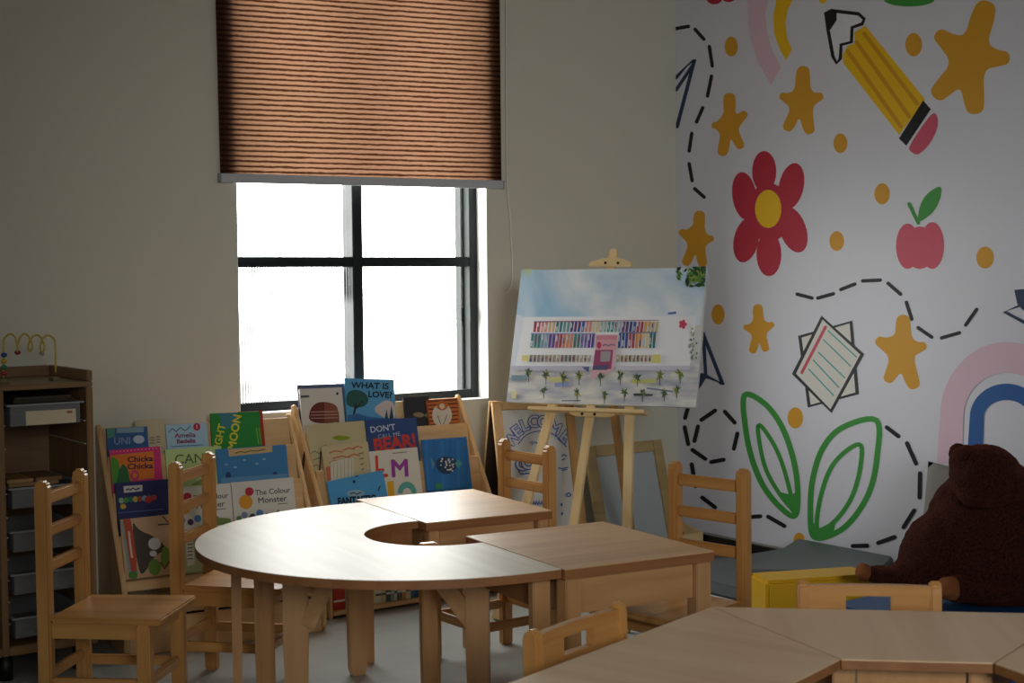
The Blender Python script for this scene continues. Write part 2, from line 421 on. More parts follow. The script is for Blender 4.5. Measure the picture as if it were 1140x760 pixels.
def glass(name, streak):
    m = bpy.data.materials.new(name); m.use_nodes = True; nt = m.node_tree; nt.nodes.clear()
    out = nt.nodes.new('ShaderNodeOutputMaterial'); mx = nt.nodes.new('ShaderNodeMixShader')
    tr = nt.nodes.new('ShaderNodeBsdfTransparent'); gl = nt.nodes.new('ShaderNodeBsdfGlossy'); gl.inputs['Roughness'].default_value = .05
    mx.inputs['Fac'].default_value = .05
    tc = nt.nodes.new('ShaderNodeTexCoord')
    wv = nt.nodes.new('ShaderNodeTexWave'); wv.bands_direction = 'X'; wv.inputs['Scale'].default_value = 26; wv.inputs['Distortion'].default_value = 0
    nz = nt.nodes.new('ShaderNodeTexNoise'); nz.inputs['Scale'].default_value = 4.5; nz.inputs['Detail'].default_value = 3
    nt.links.new(tc.outputs['Object'], wv.inputs['Vector']); nt.links.new(tc.outputs['Object'], nz.inputs['Vector'])
    r = nt.nodes.new('ShaderNodeMapRange'); r.inputs['From Min'].default_value = .46; r.inputs['From Max'].default_value = .62
    nt.links.new(nz.outputs['Fac'], r.inputs['Value'])
    mu = nt.nodes.new('ShaderNodeMath'); mu.operation = 'MULTIPLY'; nt.links.new(r.outputs['Result'], mu.inputs[0]); nt.links.new(wv.outputs['Fac'], mu.inputs[1])
    cr = nt.nodes.new('ShaderNodeValToRGB'); cr.color_ramp.elements[0].color = (1, 1, 1, 1); cr.color_ramp.elements[1].position = .6; cr.color_ramp.elements[1].color = (streak, streak*1.08, streak*.98, 1)
    nt.links.new(mu.outputs[0], cr.inputs['Fac']); nt.links.new(cr.outputs['Color'], tr.inputs['Color'])
    nt.links.new(tr.outputs[0], mx.inputs[1]); nt.links.new(gl.outputs[0], mx.inputs[2]); nt.links.new(mx.outputs[0], out.inputs['Surface'])
    return m
G1, G2 = glass('ribbed_glass', .045), glass('clear_glass', .9)
for (a, b_, c, d, g) in ((WX0+.042, xm-.024, WZ0+.04, zb, G1), (WX0+.042, xm-.024, zt, WZ1-.04, G2), (xm+.024, WX1-.042, WZ0+.04, zb, G2), (xm+.024, WX1-.042, zt, WZ1-.04, G2)):
    mb = MB(); mb.flat([(a, FY+.03, c), (b_, FY+.03, c), (b_, FY+.03, d), (a, FY+.03, d)], g); mb.build('pane', wroot)
mb = MB(); mb.box((WX1-.05, FY-.012, 1.12), (WX1-.035, FY, 1.18), METAL, .002); mb.build('window_latch', bpy.data.objects['window_frame'])

# ---- roller blind
BY = -.016
fab = bpy.data.materials.new('woven_blind'); fab.use_nodes = True; nt = fab.node_tree; nt.nodes.clear()
out = nt.nodes.new('ShaderNodeOutputMaterial'); uv = nt.nodes.new('ShaderNodeUVMap')
sep = nt.nodes.new('ShaderNodeSeparateXYZ'); nt.links.new(uv.outputs['UV'], sep.inputs[0])
def mth(op, a, b_=None, c=None):
    n = nt.nodes.new('ShaderNodeMath'); n.operation = op
    for i, v in enumerate((a, b_, c)):
        if v is None: continue
        if isinstance(v, (int, float)): n.inputs[i].default_value = v
        else: nt.links.new(v, n.inputs[i])
    return n.outputs[0]
wob = nt.nodes.new('ShaderNodeTexNoise'); mp = nt.nodes.new('ShaderNodeMapping'); mp.inputs['Scale'].default_value = (14, 60, 1)
nt.links.new(uv.outputs['UV'], mp.inputs['Vector']); nt.links.new(mp.outputs['Vector'], wob.inputs['Vector']); wob.inputs['Scale'].default_value = 1; wob.inputs['Detail'].default_value = 4
v_ = mth('ADD', mth('MULTIPLY', sep.outputs['Y'], 50), mth('MULTIPLY', wob.outputs['Fac'], .35))
sn = mth('SINE', mth('MULTIPLY', v_, 2*PI))
fac = mth('ADD', mth('MULTIPLY', sn, .5), .5)
wob2 = nt.nodes.new('ShaderNodeTexNoise'); mp2 = nt.nodes.new('ShaderNodeMapping'); mp2.inputs['Scale'].default_value = (45, 120, 1)
nt.links.new(uv.outputs['UV'], mp2.inputs['Vector']); nt.links.new(mp2.outputs['Vector'], wob2.inputs['Vector']); wob2.inputs['Scale'].default_value = 1; wob2.inputs['Detail'].default_value = 3
fac2 = mth('ADD', fac, mth('MULTIPLY', mth('SUBTRACT', wob2.outputs['Fac'], .5), .7))
cr = nt.nodes.new('ShaderNodeValToRGB')
cr.color_ramp.elements[0].position = .12; cr.color_ramp.elements[0].color = (*lin('4a2818'), 1)
cr.color_ramp.elements[1].position = .62; cr.color_ramp.elements[1].color = (*lin('bf8e70'), 1)
nt.links.new(fac2, cr.inputs['Fac'])
tl_ = nt.nodes.new('ShaderNodeBsdfTranslucent'); nt.links.new(cr.outputs['Color'], tl_.inputs['Color'])
df = nt.nodes.new('ShaderNodeBsdfDiffuse'); df.inputs['Color'].default_value = (*lin('3a2418'), 1)
mx = nt.nodes.new('ShaderNodeMixShader'); mx.inputs['Fac'].default_value = .145
nt.links.new(df.outputs[0], mx.inputs[1]); nt.links.new(tl_.outputs[0], mx.inputs[2]); nt.links.new(mx.outputs[0], out.inputs['Surface'])
bl = thing('roller_blind', 'brown woven roller blind half lowered over the window', 'blind', (0, 0, 0))
P00 = at_y(245.3, 193, BY); P10 = at_y(558.3, 201, BY); P01 = at_y(239, 0, BY); P11 = at_y(555.6, 0, BY)
me = bpy.data.meshes.new('blind_fabric'); NX, NZ = 12, 24; vs = []; fs = []; uvs = []
ztop = 2.70
for j in range(NZ+1):
    for i in range(NX+1):
        s_, t = i/NX, j/NZ
        zl = P00.z+(ztop-P00.z)*t; zr = P10.z+(ztop-P10.z)*t
        kl = (P01.x-P00.x)/(P01.z-P00.z)
        xl = P00.x+kl*(zl-P00.z)*.6; xr = P10.x
        z = zl+(zr-zl)*s_; x = xl+(xr-xl)*s_
        vs.append((x, BY, z)); uvs.append((s_*1.31, z-.018*s_*(1+2.6*t)))
for j in range(NZ):
    for i in range(NX):
        a = j*(NX+1)+i; fs.append((a, a+1, a+NX+2, a+NX+1))
me.from_pydata(vs, [], fs); ul = me.uv_layers.new(name='UVMap')
for lp in me.loops: ul.data[lp.index].uv = uvs[lp.vertex_index]
me.materials.append(fab); o = bpy.data.objects.new('blind_fabric', me); C.objects.link(o); o.parent = bl
mb = MB(); q0 = at_y(245, 203, BY); q1 = at_y(558, 210, BY)
mb.prism([(P00.x-.003, BY-.012, q0.z), (P10.x+.003, BY-.012, q1.z), (P10.x+.003, BY-.012, P10.z), (P00.x-.003, BY-.012, P00.z)], (0, .024, 0), GREYBAR, .003); br_ = mb.build('bottom_rail', bl)
for x_, z0, z1_ in ((P00.x-.0032, q0.z, P00.z), (P10.x+.0032, q1.z, P10.z)):
    mb = MB(); mb.box((x_-.004*(x_ < -2), BY-.013, z0-.001), (x_+.004*(x_ > -2), BY+.011, z1_+.001), mat('grey_cap', '8f9294', .5), .001); mb.build('end_cap', br_)
mb = MB(); mb.cyl((P00.x, BY-.045, 2.75), (P10.x, BY-.045, 2.75), .045, GREYBAR); mb.build('roller_tube', bl)
mb = MB()
cp = [at_y(x, y, -.02) for x, y in ((563, -160), (563.5, 100), (564, 195), (566, 225), (568.5, 245), (569.2, 268), (570.3, 290), (570.6, 305), (569.5, 316), (567, 322), (564, 325.5), (561.5, 324))]
mb.tube(cp, .0028, mat('white_cord', 'e8e8e4', .5), 6); mb.build('pull_cord', bl)

# ================================================================== LADDER-BACK CHAIRS
def make_chair(label):
    t = thing('dining_chair', label, 'chair')          # local: faces +x, origin at floor centre of back posts
    W = .2625; H = .738; S = .345; D = .30
    for s_ in (-1, 1):
        y = s_*W/2
        mb = MB(); pts = [(-.021, y-.017, 0), (.021, y-.017, 0), (.021, y-.017, H-.016), (.012, y-.017, H-.004), (-.002, y-.017, H), (-.015, y-.017, H-.005), (-.021, y-.017, H-.018)]
        mb.prism(pts, (0, .034, 0), CHAIR['z'], .006); mb.build('back_post', t)
    for z, h in ((.682, .036), (.585, .034), (.483, .034)):
        mb = MB(); mb.box((-.010, -W/2+.017, z-h/2), (.010, W/2-.017, z+h/2), CHAIR['y'], .005); mb.build('back_rail', t)
    for s_ in (-1, 1):
        mb = MB(); y = s_*(W/2+.008); mb.box((D-.02, y-.019, 0), (D+.02, y+.019, S-.02), CHAIR['z'], .004); mb.build('front_leg', t)
    mb = MB()
    sp = [(.021, -W/2-.014), (D+.045, -W/2-.030), (D+.055, -W/2-.020), (D+.055, W/2+.020), (D+.045, W/2+.030), (.021, W/2+.014)]
    mb.prism([(x, y, S-.02) for x, y in sp], (0, 0, .02), CHAIR['x'], .005); mb.build('seat', t)
    for s_ in (-1, 1):
        mb = MB(); y = s_*W/2; mb.box((.021, y-.010, S-.066), (D-.02, y+.010, S-.0205), CHAIR['x'], .002); mb.build('apron', t)
    mb = MB(); mb.box((D-.010, -W/2+.012, S-.066), (D+.010, W/2-.012, S-.0205), CHAIR['y'], .002); mb.build('apron', t)
    mb = MB(); mb.box((-.010, -W/2+.017, S-.066), (.010, W/2-.017, S-.0205), CHAIR['y'], .002); mb.build('apron', t)
    for s_ in (-1, 1):
        mb = MB(); y = s_*W/2; mb.box((.021, y-.010, .133), (D-.02, y+.010, .163), CHAIR['x'], .004); mb.build('stretcher', t)
    mb = MB(); mb.box((D-.010, -W/2+.012, .136), (D+.010, W/2-.012, .166), CHAIR['y'], .004); mb.build('stretcher', t)
    mb = MB(); mb.box((-.010, -W/2+.017, .152), (.010, W/2-.017, .182), CHAIR['y'], .004); mb.build('stretcher', t)
    return t
GC = 'ladder-back chairs around the horseshoe table'
def place(o, a, b_, face, label=None):
    """back posts at floor points a and b_"""
    mx, my = (a[0]+b_[0])/2, (a[1]+b_[1])/2
    rz = math.atan2(face[1], face[0])
    if label: return dup(o, (mx, my, 0), rz, label)
    o.location = (mx, my, 0); o.rotation_euler = (0, 0, rz)
ch = make_chair('honey wood ladder-back chair standing alone in front of the tray cabinet, nearest the camera'); ch['group'] = GC
place(ch, (-3.39, -1.045), (-3.215, -.850), (.745, -.667))
place(ch, (-2.919, -.878), (-2.729, -.698), (.69, -.724), 'honey wood ladder-back chair at the round table end, before the left bookrack')
place(ch, (-1.748, -1.025), (-1.745, -1.287), (-1, -.012), 'honey wood ladder-back chair in front of the blue-lettered welcome board')
place(ch, (-1.700, -1.90), (-1.668, -2.118), (-.99, -.14), 'honey wood ladder-back chair in front of the black skirting below the mural')

# ================================================================== HORSESHOE TABLE GROUP
TH = .56
MID = Vector((-2.378, -1.637, 0)); E1 = Vector((.9934, -.115, 0)); E2 = Vector((-.115, -.9934, 0))
RZ = math.atan2(E1.y, E1.x)
# local x = E1 (to the right), local y = -E2 (to the back)
t = thing('horseshoe_table', 'round-ended pale table with a half-round notch, white window glare on top', 'table', MID, RZ)
R, c0, nr, nc = .65, -.09, .215, -.04
ol = [(-.002, R)]+[(c0-R*math.sin(PI*k/48), R*math.cos(PI*k/48)) for k in range(49)]+[(-.002, -R)]
nt_ = [(-.002, -nr)]+[(nc-nr*math.sin(PI*k/28), -nr*math.cos(PI*k/28)) for k in range(29)]+[(-.002, nr)]
mb = MB(); mb.prism([(x, y, TH-.024) for x, y in ol+nt_], (0, 0, .022), EDGE)
bt = MB()
bt.prism([(x, y, TH-.002) for x, y in ol+nt_], (0, 0, .002), DTOP)
mb.build('table_edge', t); bt.build('tabletop', t)
# aprons under the straight edge and behind the notch
mb = MB()
mb.box((-.04, nr+.01, TH-.11), (-.018, R-.06, TH-.0245), EDGE, .002); mb.box((-.04, -R+.06, TH-.11), (-.018, -nr-.01, TH-.0245), EDGE, .002)
for k in range(14):
    a0, a1 = PI*k/14, PI*(k+1)/14
    p = [(nc-(nr+.012)*math.sin(a), -(nr+.012)*math.cos(a)) for a in (a0, a1)]; q_ = [(nc-(nr+.03)*math.sin(a), -(nr+.03)*math.cos(a)) for a in (a0, a1)]
    mb.prism([(*p[0], TH-.11), (*p[1], TH-.11), (*q_[1], TH-.11), (*q_[0], TH-.11)], (0, 0, .0855), EDGE)
mb.build('apron', t)
TI = Matrix.Translation(MID) @ Matrix.Rotation(RZ, 4, 'Z')
TI = TI.inverted()
def dleg(px, py, wid, ang, name='leg', shade='z'):
    p = TI @ at_z(px, py, TH-.025)
    mb = MB(); M = Matrix.Translation((p.x, p.y, 0)) @ Matrix.Rotation(ang, 4, 'Z')
    w = wid/2
    mb.prism([(-w, -.014, TH-.0245), (w, -.014, TH-.0245), (w, -.014, .25), (w*.80, -.014, .012), (w*.7, -.014, 0), (-w*.7, -.014, 0), (-w*.80, -.014, .012), (-w, -.014, .25)], (0, .028, 0), BEECH[shade], .003, M)
    o = mb.build(name, t); return p
va = -RZ-YAW  # boards roughly facing the room's length
p3 = dleg(328, 612, .072, va+.1); p6 = dleg(531, 618, .066, va-.1)
p5 = dleg(476, 604, .050, va+.5); p2 = dleg(293, 604, .062, va+1.0); p1 = dleg(262, 600, .03, va+.2)
mb = MB(); pl = Vector((-.03, -.585, 0))
mb.prism([(pl.x-.027, pl.y-.014, TH-.0245), (pl.x+.025, pl.y-.014, TH-.0245), (pl.x+.025, pl.y-.014, .02), (pl.x+.02, pl.y-.014, 0), (pl.x-.02, pl.y-.014, 0), (pl.x-.025, pl.y-.014, .02)], (0, .028, 0), BEECH['z'], .003); mb.build('leg', t)
mb = MB(); x_, y_ = -.06, .58
mb.prism([(x_-.038, y_-.014, TH-.0245), (x_+.034, y_-.014, TH-.0245), (x_+.030, y_-.014, .025), (x_+.022, y_-.014, 0), (x_-.022, y_-.014, 0), (x_-.030, y_-.014, .025)], (0, .028, 0), BEECH['z'], .003); mb.build('leg', t)
# gusset braces
def brace(pa, za, pb, zb, w=.05):
    mb = MB(); mb.bar((pa.x, pa.y, za), (pb.x, pb.y, zb), .02, w, BEECH['x']); mb.build('brace', t)
d36 = (p6-p3).normalized()
brace(p3+d36*.036, .315, p3+d36*.125, .515, .045); brace(p6-d36*.012, .345, p6-d36*.155, .525, .05)

def rect_table(label, y0, y1, xr, q=.024):
    t2 = thing('rectangular_table', label, 'table', MID, RZ)
    lo, hi = min(y0, y1), max(y0, y1)
    mb = MB(); mb.box((.002, lo, TH-.028), (xr, hi, TH-.0032), EDGE, .001); mb.build('table_edge', t2)
    mb = MB(); mb.box((.002, lo, TH-.0032), (xr, hi, TH), RTOP, .001); mb.build('tabletop', t2)
    for x in (.03, xr-.032):
        for y in (lo+q+.003, hi-q-.003):
            mb = MB(); mb.box((x-q, y-q, 0), (x+q, y+q, TH-.0285), BEECH['z'], .003); mb.build('leg', t2)
    for x in (.03, xr-.032):
        mb = MB(); mb.box((x-.011, lo+.056, TH-.125), (x+.011, hi-.056, TH-.0285), BEECH['y'], .002); mb.build('apron', t2)
    for y in (lo+.032, hi-.032):
        mb = MB(); mb.box((.0545, y-.011, TH-.125), (xr-.056, y+.011, TH-.0285), BEECH['x'], .002); mb.build('apron', t2)
    return t2
rect_table('small rectangular beech table butted to the horseshoe, the one nearer the camera', -.66, -.10, .475)
rect_table('small rectangular beech table butted to the horseshoe, the one nearer the bookracks', .165, .724, .45, .018)

# ================================================================== FOREGROUND RING OF TRAPEZOID TABLES
CN = Vector((-2.619, -3.583, 0)); RI, RO = .287, .776
def trapezoid(a0, a1, label):
    am = D2R((a0+a1)/2)
    tt = thing('trapezoid_table', label, 'table', CN, am)
    h = D2R(abs(a1-a0)/2); g = .0016
    def P(r, a): return (r*math.cos(a), r*math.sin(a))
    i0, i1, o0, o1 = P(RI, -h), P(RI, h), P(RO, -h), P(RO, h)
    cut = lambda p, s_: (p[0], p[1]-s_*g*1.3)
    q4 = [cut(i0, -1), cut(o0, -1), cut(o1, 1), cut(i1, 1)]
    mb = MB(); mb.prism([(x, y, TH-.020) for x, y in q4], (0, 0, .0172), EDGE); mb.build('table_edge', tt)
    mb = MB(); mb.prism([(x, y, TH-.0028) for x, y in q4], (0, 0, .0028), FTOP, .0008); mb.build('tabletop', tt)
    sc = lambda p, r: (p[0]*1.0, p[1]*1.0)
    L = [P(RI+.07, -h*.72), P(RI+.07, h*.72), P(RO-.11, -h*.84), P(RO-.11, h*.84)]
    for (x, y) in L:
        mb = MB(); mb.box((x-.022, y-.022, 0), (x+.022, y+.022, TH-.0285), BEECH['z'], .003); mb.build('leg', tt)
    def ap(p, q_):
        mb = MB(); v = (Vector((*q_, 0))-Vector((*p, 0))).normalized()*.026
        mb.bar(Vector((*p, TH-.065))+v, Vector((*q_, TH-.065))-v, .018, .072, BEECH['x']); mb.build('apron', tt)
    ap(L[0], L[1]); ap(L[2], L[3]); ap(L[0], L[2]); ap(L[1], L[3])
    return tt
trapezoid(77, 137, 'pale trapezoid table in the foreground, left one of the ring, tip at the bottom edge')
trapezoid(17, 77, 'pale trapezoid table in the foreground, the middle one seen edge-on')
trapezoid(-43, 17, 'pale trapezoid table at the bottom right corner of the view')

def slot_chair(label, ang, r):
    """solid-back chair; local +x towards the ring centre; origin at the floor under the back"""
    a = D2R(ang); loc = CN+Vector((math.cos(a), math.sin(a), 0))*r
    tt = thing('slot_back_chair', label, 'chair', loc, a+PI, 'solid-back chairs at the foreground tables')
    W, H, S = .30, .60, .32
    for s_ in (-1, 1):
        y = s_*W/2
        mb = MB(); mb.prism([(-.025, y-.013, 0), (.025, y-.013, 0), (.022, y-.013, S), (.012, y-.013, H-.012), (0, y-.013, H), (-.016, y-.013, H-.004), (-.026, y-.013, H-.02), (-.022, y-.013, S)], (0, .026, 0), CHAIR['z'], .004); mb.build('back_post', tt)
    # curved back board with a handle slot
    mb = MB(); NB = 16
    xs = [-W/2+.013+(W-.026)*k/NB for k in range(NB+1)]
    cur = lambda y: -.012*(1-(y/(W/2))**2)-.0
    for k in range(NB):
        ya, yb = xs[k], xs[k+1]; mid_ = (ya+yb)/2
        ev = [(.43, H-.012)] if abs(mid_) > .052 else [(.43, .525), (.562, H-.012)]
        for (za, zb_) in ev:
            mb.prism([(cur(ya)-.009, ya, za), (cur(yb)-.009, yb, za), (cur(yb)-.009, yb, zb_), (cur(ya)-.009, ya, zb_)], (.018, 0, 0), CHAIR['y'])
    bmesh.ops.remove_doubles(mb.bm, verts=mb.bm.verts, dist=.0001)
    mb.build('back_board', tt)
    mb = MB(); mb.prism([(.026, -W/2-.01, S-.02), (.30, -W/2-.02, S-.02), (.30, W/2+.02, S-.02), (.026, W/2+.01, S-.02)], (0, 0, .02), CHAIR['x'], .005); mb.build('seat', tt)
    for s_ in (-1, 1):
        mb = MB(); y = s_*(W/2-.01); mb.box((.255, y-.017, 0), (.29, y+.017, S-.0205), CHAIR['z'], .003); mb.build('front_leg', tt)
        mb = MB(); mb.box((.025, y-.009, .14), (.255, y+.009, .168), CHAIR['x'], .003); mb.build('stretcher', tt)
    return tt
slot_chair('honey wood chair with a slotted solid back, tucked in beside the horseshoe table', 106, .775)
slot_chair('honey wood chair with a slotted solid back, in front of the yellow foam block', 49, .80)

# ================================================================== BOOK DISPLAY RACKS
class Rack: pass
def rack(label, O, rz, Wd, prof, rows, s, hole, panel_th=.018):
    r = Rack(); r.O = Vector(O); r.rz = rz; r.s = s
    r.M = Matrix.Translation(r.O) @ Matrix.Rotation(rz, 4, 'Z'); r.Mi = r.M.inverted(); r.rows = rows; r.pth = panel_th; r.Wd = Wd
    t = thing('book_display_rack', label, 'bookshelf', O, rz, 'sloping front-facing bookracks under the window')
    for x in (0, Wd-panel_th):
        mb = MB(); mb.prism([(x, y, z) for y, z in prof], (panel_th, 0, 0), PLY['z'], .004)
        if hole and x == 0:
            hy, hz = hole
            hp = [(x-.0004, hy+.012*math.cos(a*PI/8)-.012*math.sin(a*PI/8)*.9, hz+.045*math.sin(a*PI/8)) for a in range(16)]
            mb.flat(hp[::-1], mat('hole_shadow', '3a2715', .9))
        mb.build('side_panel', t)
    for (yk, zk) in rows:
        top = min(zk+.15, max(z for y, z in prof)-.012)
        mb = MB(); q_ = [(panel_th+.0005, yk+.040, zk-.0), (Wd-panel_th-.0005, yk+.040, zk-.0), (Wd-panel_th-.0005, min(yk+.040+s*(top-zk), -.012), top), (panel_th+.0005, min(yk+.040+s*(top-zk), -.012), top)]
        mb.prism(q_, (0, .010, 0), PLY['x'], .002); mb.build('back_board', t)
        mb = MB(); mb.box((panel_th+.0005, yk+.0045, zk-.014), (Wd-panel_th-.0005, yk+.050, zk-.001), PLY['x'], .002)
        mb.box((panel_th+.0005, yk-.006, zk-.034), (Wd-panel_th-.0005, yk+.004, zk-.001), PLY['x'], .003); mb.build('book_ledge', t)
    r.t = t
    return r
SL = .20
L_rows = [(-.325, .258), (-.245, .40), (-.175, .525), (-.105, .645)]
LO = (-2.878, -.022, 0)
RKL = rack('light plywood sloping bookrack on the left, next to the tray cabinet', LO, D2R(-6.3), .751,
           [(0, 0), (-.345, 0), (-.365, .02), (-.365, .20), (-.345, .25), (-.02, .785), (0, .785)], L_rows, SL, None)
mb = MB(); mb.box((.0185, -.36, .001), (.751-.0185, -.34, .125), PLY['x'], .003); mb.build('kick_board', RKL.t)
mb = MB(); mb.box((.0185, -.335, .13), (.751-.0185, -.02, .142), PLY['x'], .002); mb.build('bottom_shelf', RKL.t)
R_rows = [(-.245, .412), (-.165, .545), (-.09, .665)]
RO_ = (-2.084, -.02, 0)
RKR = rack('light plywood sloping bookrack on the right, with handle hole, under the window', RO_, D2R(0), .80,
           [(0, 0), (-.30, 0), (-.30, .33), (-.02, .81), (0, .81)], R_rows, SL, (-.105, .59))
mb = MB(); mb.box((.0185, -.30, .012), (.80-.0185, -.02, .03), PLY['x'], .003); mb.build('bottom_shelf', RKR.t)
mb = MB(); mb.box((.0185, -.05, .03), (.80-.0185, -.035, .38), PLY['x'], .002); mb.build('back_board', RKR.t)

PAGE = mat('page_paper', 'd8d2c2', .8)
def book(rk, row, TL, TR, cover, art, label, th=.010, off=0.0, bottom=None, group=None, dy=0):
    """front-facing picture book leaning in a rack row; corners given on the row's sloping plane"""
    yk, zk = rk.rows[row]; yk = yk+.026-off
    n_l = Vector((0, -1, rk.s)).normalized()           # outward normal in rack space
    Rz = Matrix.Rotation(rk.rz, 3, 'Z'); n = Rz @ n_l
    p0 = rk.M @ Vector((0, yk, zk))
    a = on_plane(*TL, p0, n); b_ = on_plane(*TR, p0, n)
    u = (b_-a); u.normalize(); v = n.cross(u).normalized()
    ax, bx = (rk.Mi @ a).x, (rk.Mi @ b_).x            # stay between the side panels
    x0, x1 = rk.pth+.003+max(0, (min(a.z, b_.z)-zk)*v.x), rk.Wd-rk.pth-.003
    if ax < x0: a = a+u*((x0-ax)/abs(u.x))
    if bx > x1: b_ = b_-u*((bx-x1)/abs(u.x))
    w = (b_-a).length
    k = (min(a.z, b_.z)-zk-.003)/max(v.z, .2)
    o0 = a-v*k
    Mw = Matrix((u, v, n)).transposed().to_4x4(); Mw.translation = o0
    Mi = Mw.inverted()
    mb = MB()
    cm = ink(cover, .42)
    mb.box((0, 0, -.0015), (w, k, 0), cm, .0004); mb.box((0, 0, -th), (w, k, -th+.0015), cm, .0004); mb.box((-.001, 0, -th), (.0006, k, 0), cm, .0003)
    mb.box((.001, .002, -th+.0016), (w-.002, k-.002, -.0016), PAGE, 0)
    # flat art, clipped by keeping drawings inside the cover
    def xf(px, py, z):
        q_ = Mi @ on_plane(px, py, p0, n)
        return Vector((min(max(q_.x, .0008), w-.0008), min(max(q_.y, .0008), k-.0008), .00015+z))
    A_ = Art(mb, xf, .00012)
    art(A_)
    o = mb.build('picture_book'); o.matrix_world = Mw
    tag(o, label, 'book', group)
    return o
GL, GR = 'picture books facing out on the left rack', 'picture books facing out on the right rack'
NB_ = lambda A_: None
# --- left rack, top row
def a_(A_):
    A_.poly([(165, 462), (183, 461), (183, 505), (165, 505)], 'c4b795')
    for y in (487, 490, 493): A_.line([(167, y), (172, y)], 1, '55503f'); A_.line([(174, y-1), (178, y-1)], 1, '55503f')
book(RKL, 3, (150, 468), (183, 466), 'bfb291', a_, 'plain beige booklet behind the blue book at the left end of the top row', .006, .0, group=GL)
def a_(A_):
    A_.poly([(130, 476), (160, 475), (160, 481), (130, 482)], '7fa0b0'); A_.poly([(119, 477), (128, 476), (128, 486), (119, 488)], '4f8d78')
    A_.text('UNI', 136, 491, 11, '7f9ac0', -2, .01); A_.poly(ell(154.5, 489, 6.2, 4.6), 'b9c9d8')
book(RKL, 3, (115.5, 477), (164, 474.5), '2f5c92', a_, 'small blue picture book with pale oval at the left end of the top row', .008, .014, group=GL)
def a_(A_):
    A_.line([(188, 481), (192, 477), (196, 480), (201, 476), (206, 479), (212, 474)], .9, '3c4a63', smooth=True); A_.poly(ell(219, 475, 4, 4.2), 'b3283c'); A_.text('I', 219, 475, 6, 'e9d9d9', 0, .02)
    A_.text('Amelia', 206, 484.5, 7, '8c2a55', -3, .03, 1.2); A_.text('Bedelia', 207, 491, 6.6, '8c2a55', -3, .03, 1.1)
    A_.line([(190, 497), (226, 495)], .9, '5f7e93')
book(RKL, 3, (184.5, 473), (230, 470), 'a9c9dc', a_, 'pale blue picture book with red round badge in the top row', .008, .004, group=GL)
def a_(A_):
    A_.poly([(244, 460), (264, 458), (266, 474), (247, 478)], '3f7f8a')
    A_.text('IGHT', 245, 485, 11.5, 'd9cf3c', -78, .02); A_.text('MOON', 261.5, 481, 12.5, 'd9cf3c', -80, .03)
    for x in (288, 291, 294): A_.line([(x-3, 476), (x, 494)], .8, '8fbf45')
book(RKL, 3, (234.5, 460), (289, 458), '2c8a3a', a_, 'green picture book with yellow sideways lettering in the top row', .009, .010, group=GL)
def a_(A_):
    A_.poly([(267, 458), (287, 456), (288, 476), (268, 478)], '9c8f86'); A_.poly(ell(277, 464, 6, 4), '3f2a20'); A_.poly(ell(281, 465, 3, 3), 'b9744a')
book(RKL, 3, (266, 458), (292, 456.5), 'a8322b', a_, 'grey and red book standing tilted behind the green one', .007, -.004, group=GL)
# second row
def a_(A_):
    A_.poly([(119, 507), (171, 502), (172, 532), (120, 538)], 'de7a26')
    A_.poly([(117, 520), (120, 511), (126, 508), (132, 513), (134, 526), (133, 540), (117, 540)], '4f9a2e')
    A_.poly([(129, 540), (132, 524), (137, 516), (142, 521), (146, 540)], '2d6b3a')
    A_.text('Chicka', 156, 511, 8.6, '4a1f3a', -3, .03, 1.2); A_.text('Chicka', 156, 519, 8.6, '4a1f3a', -3, .03, 1.2)
    A_.poly(ell(150, 529, 5, 6), 'cf3f6b'); A_.poly(ell(150, 529, 2.6, 3.2), 'de7a26')
    for k in range(16): A_.poly(ell(118+k*4, 503.5-k*.33, .7, .7, n=8), 'f0a3c4')
book(RKL, 2, (114.5, 501.5), (178, 496.5), 'cf2f72', a_, 'orange picture book with pink border and green trees in the second row', .01, .0, group=GL)
def a_(A_):
    A_.text('CAN', 211, 511, 15, '4f5c33', -3, 0, 1.05); A_.line([(203, 524), (226, 522)], 1, '5f7043'); A_.poly(ell(201, 535, 3.5, 5), '6b3f35')
    A_.poly([(212, 540), (222, 534), (236, 532), (240, 540)], '86a45a')
book(RKL, 2, (184, 500.5), (246, 496), 'b9cf8a', a_, 'pale green picture book behind the second chair in the second row', .01, .0, group=GL)
def a_(A_):
    A_.poly([(254, 500), (303, 496), (303, 503), (255, 508)], 'c7ac7a'); A_.line([(262, 504.2), (268, 502.6), (273, 503.4), (279, 501.6), (286, 502), (295, 499.8)], 1.3, '7a6a4a')
    for p in ((252, 517), (262, 520), (294, 511), (286, 516), (272, 512)): A_.poly(ell(*p, 2, 1), '8fb3cf')
    A_.poly(ell(254, 530, 3, 5), '2a3f6b'); A_.poly(ell(306, 529, 3, 4), '2a3f6b'); A_.poly([(246, 532), (320, 527), (320, 540), (246, 545)], '5f94bd')
book(RKL, 2, (240.5, 500), (318.5, 494.5), '3f7fb0', a_, 'wide blue picture book with cream title band in the second row', .009, .0115, group=GL)
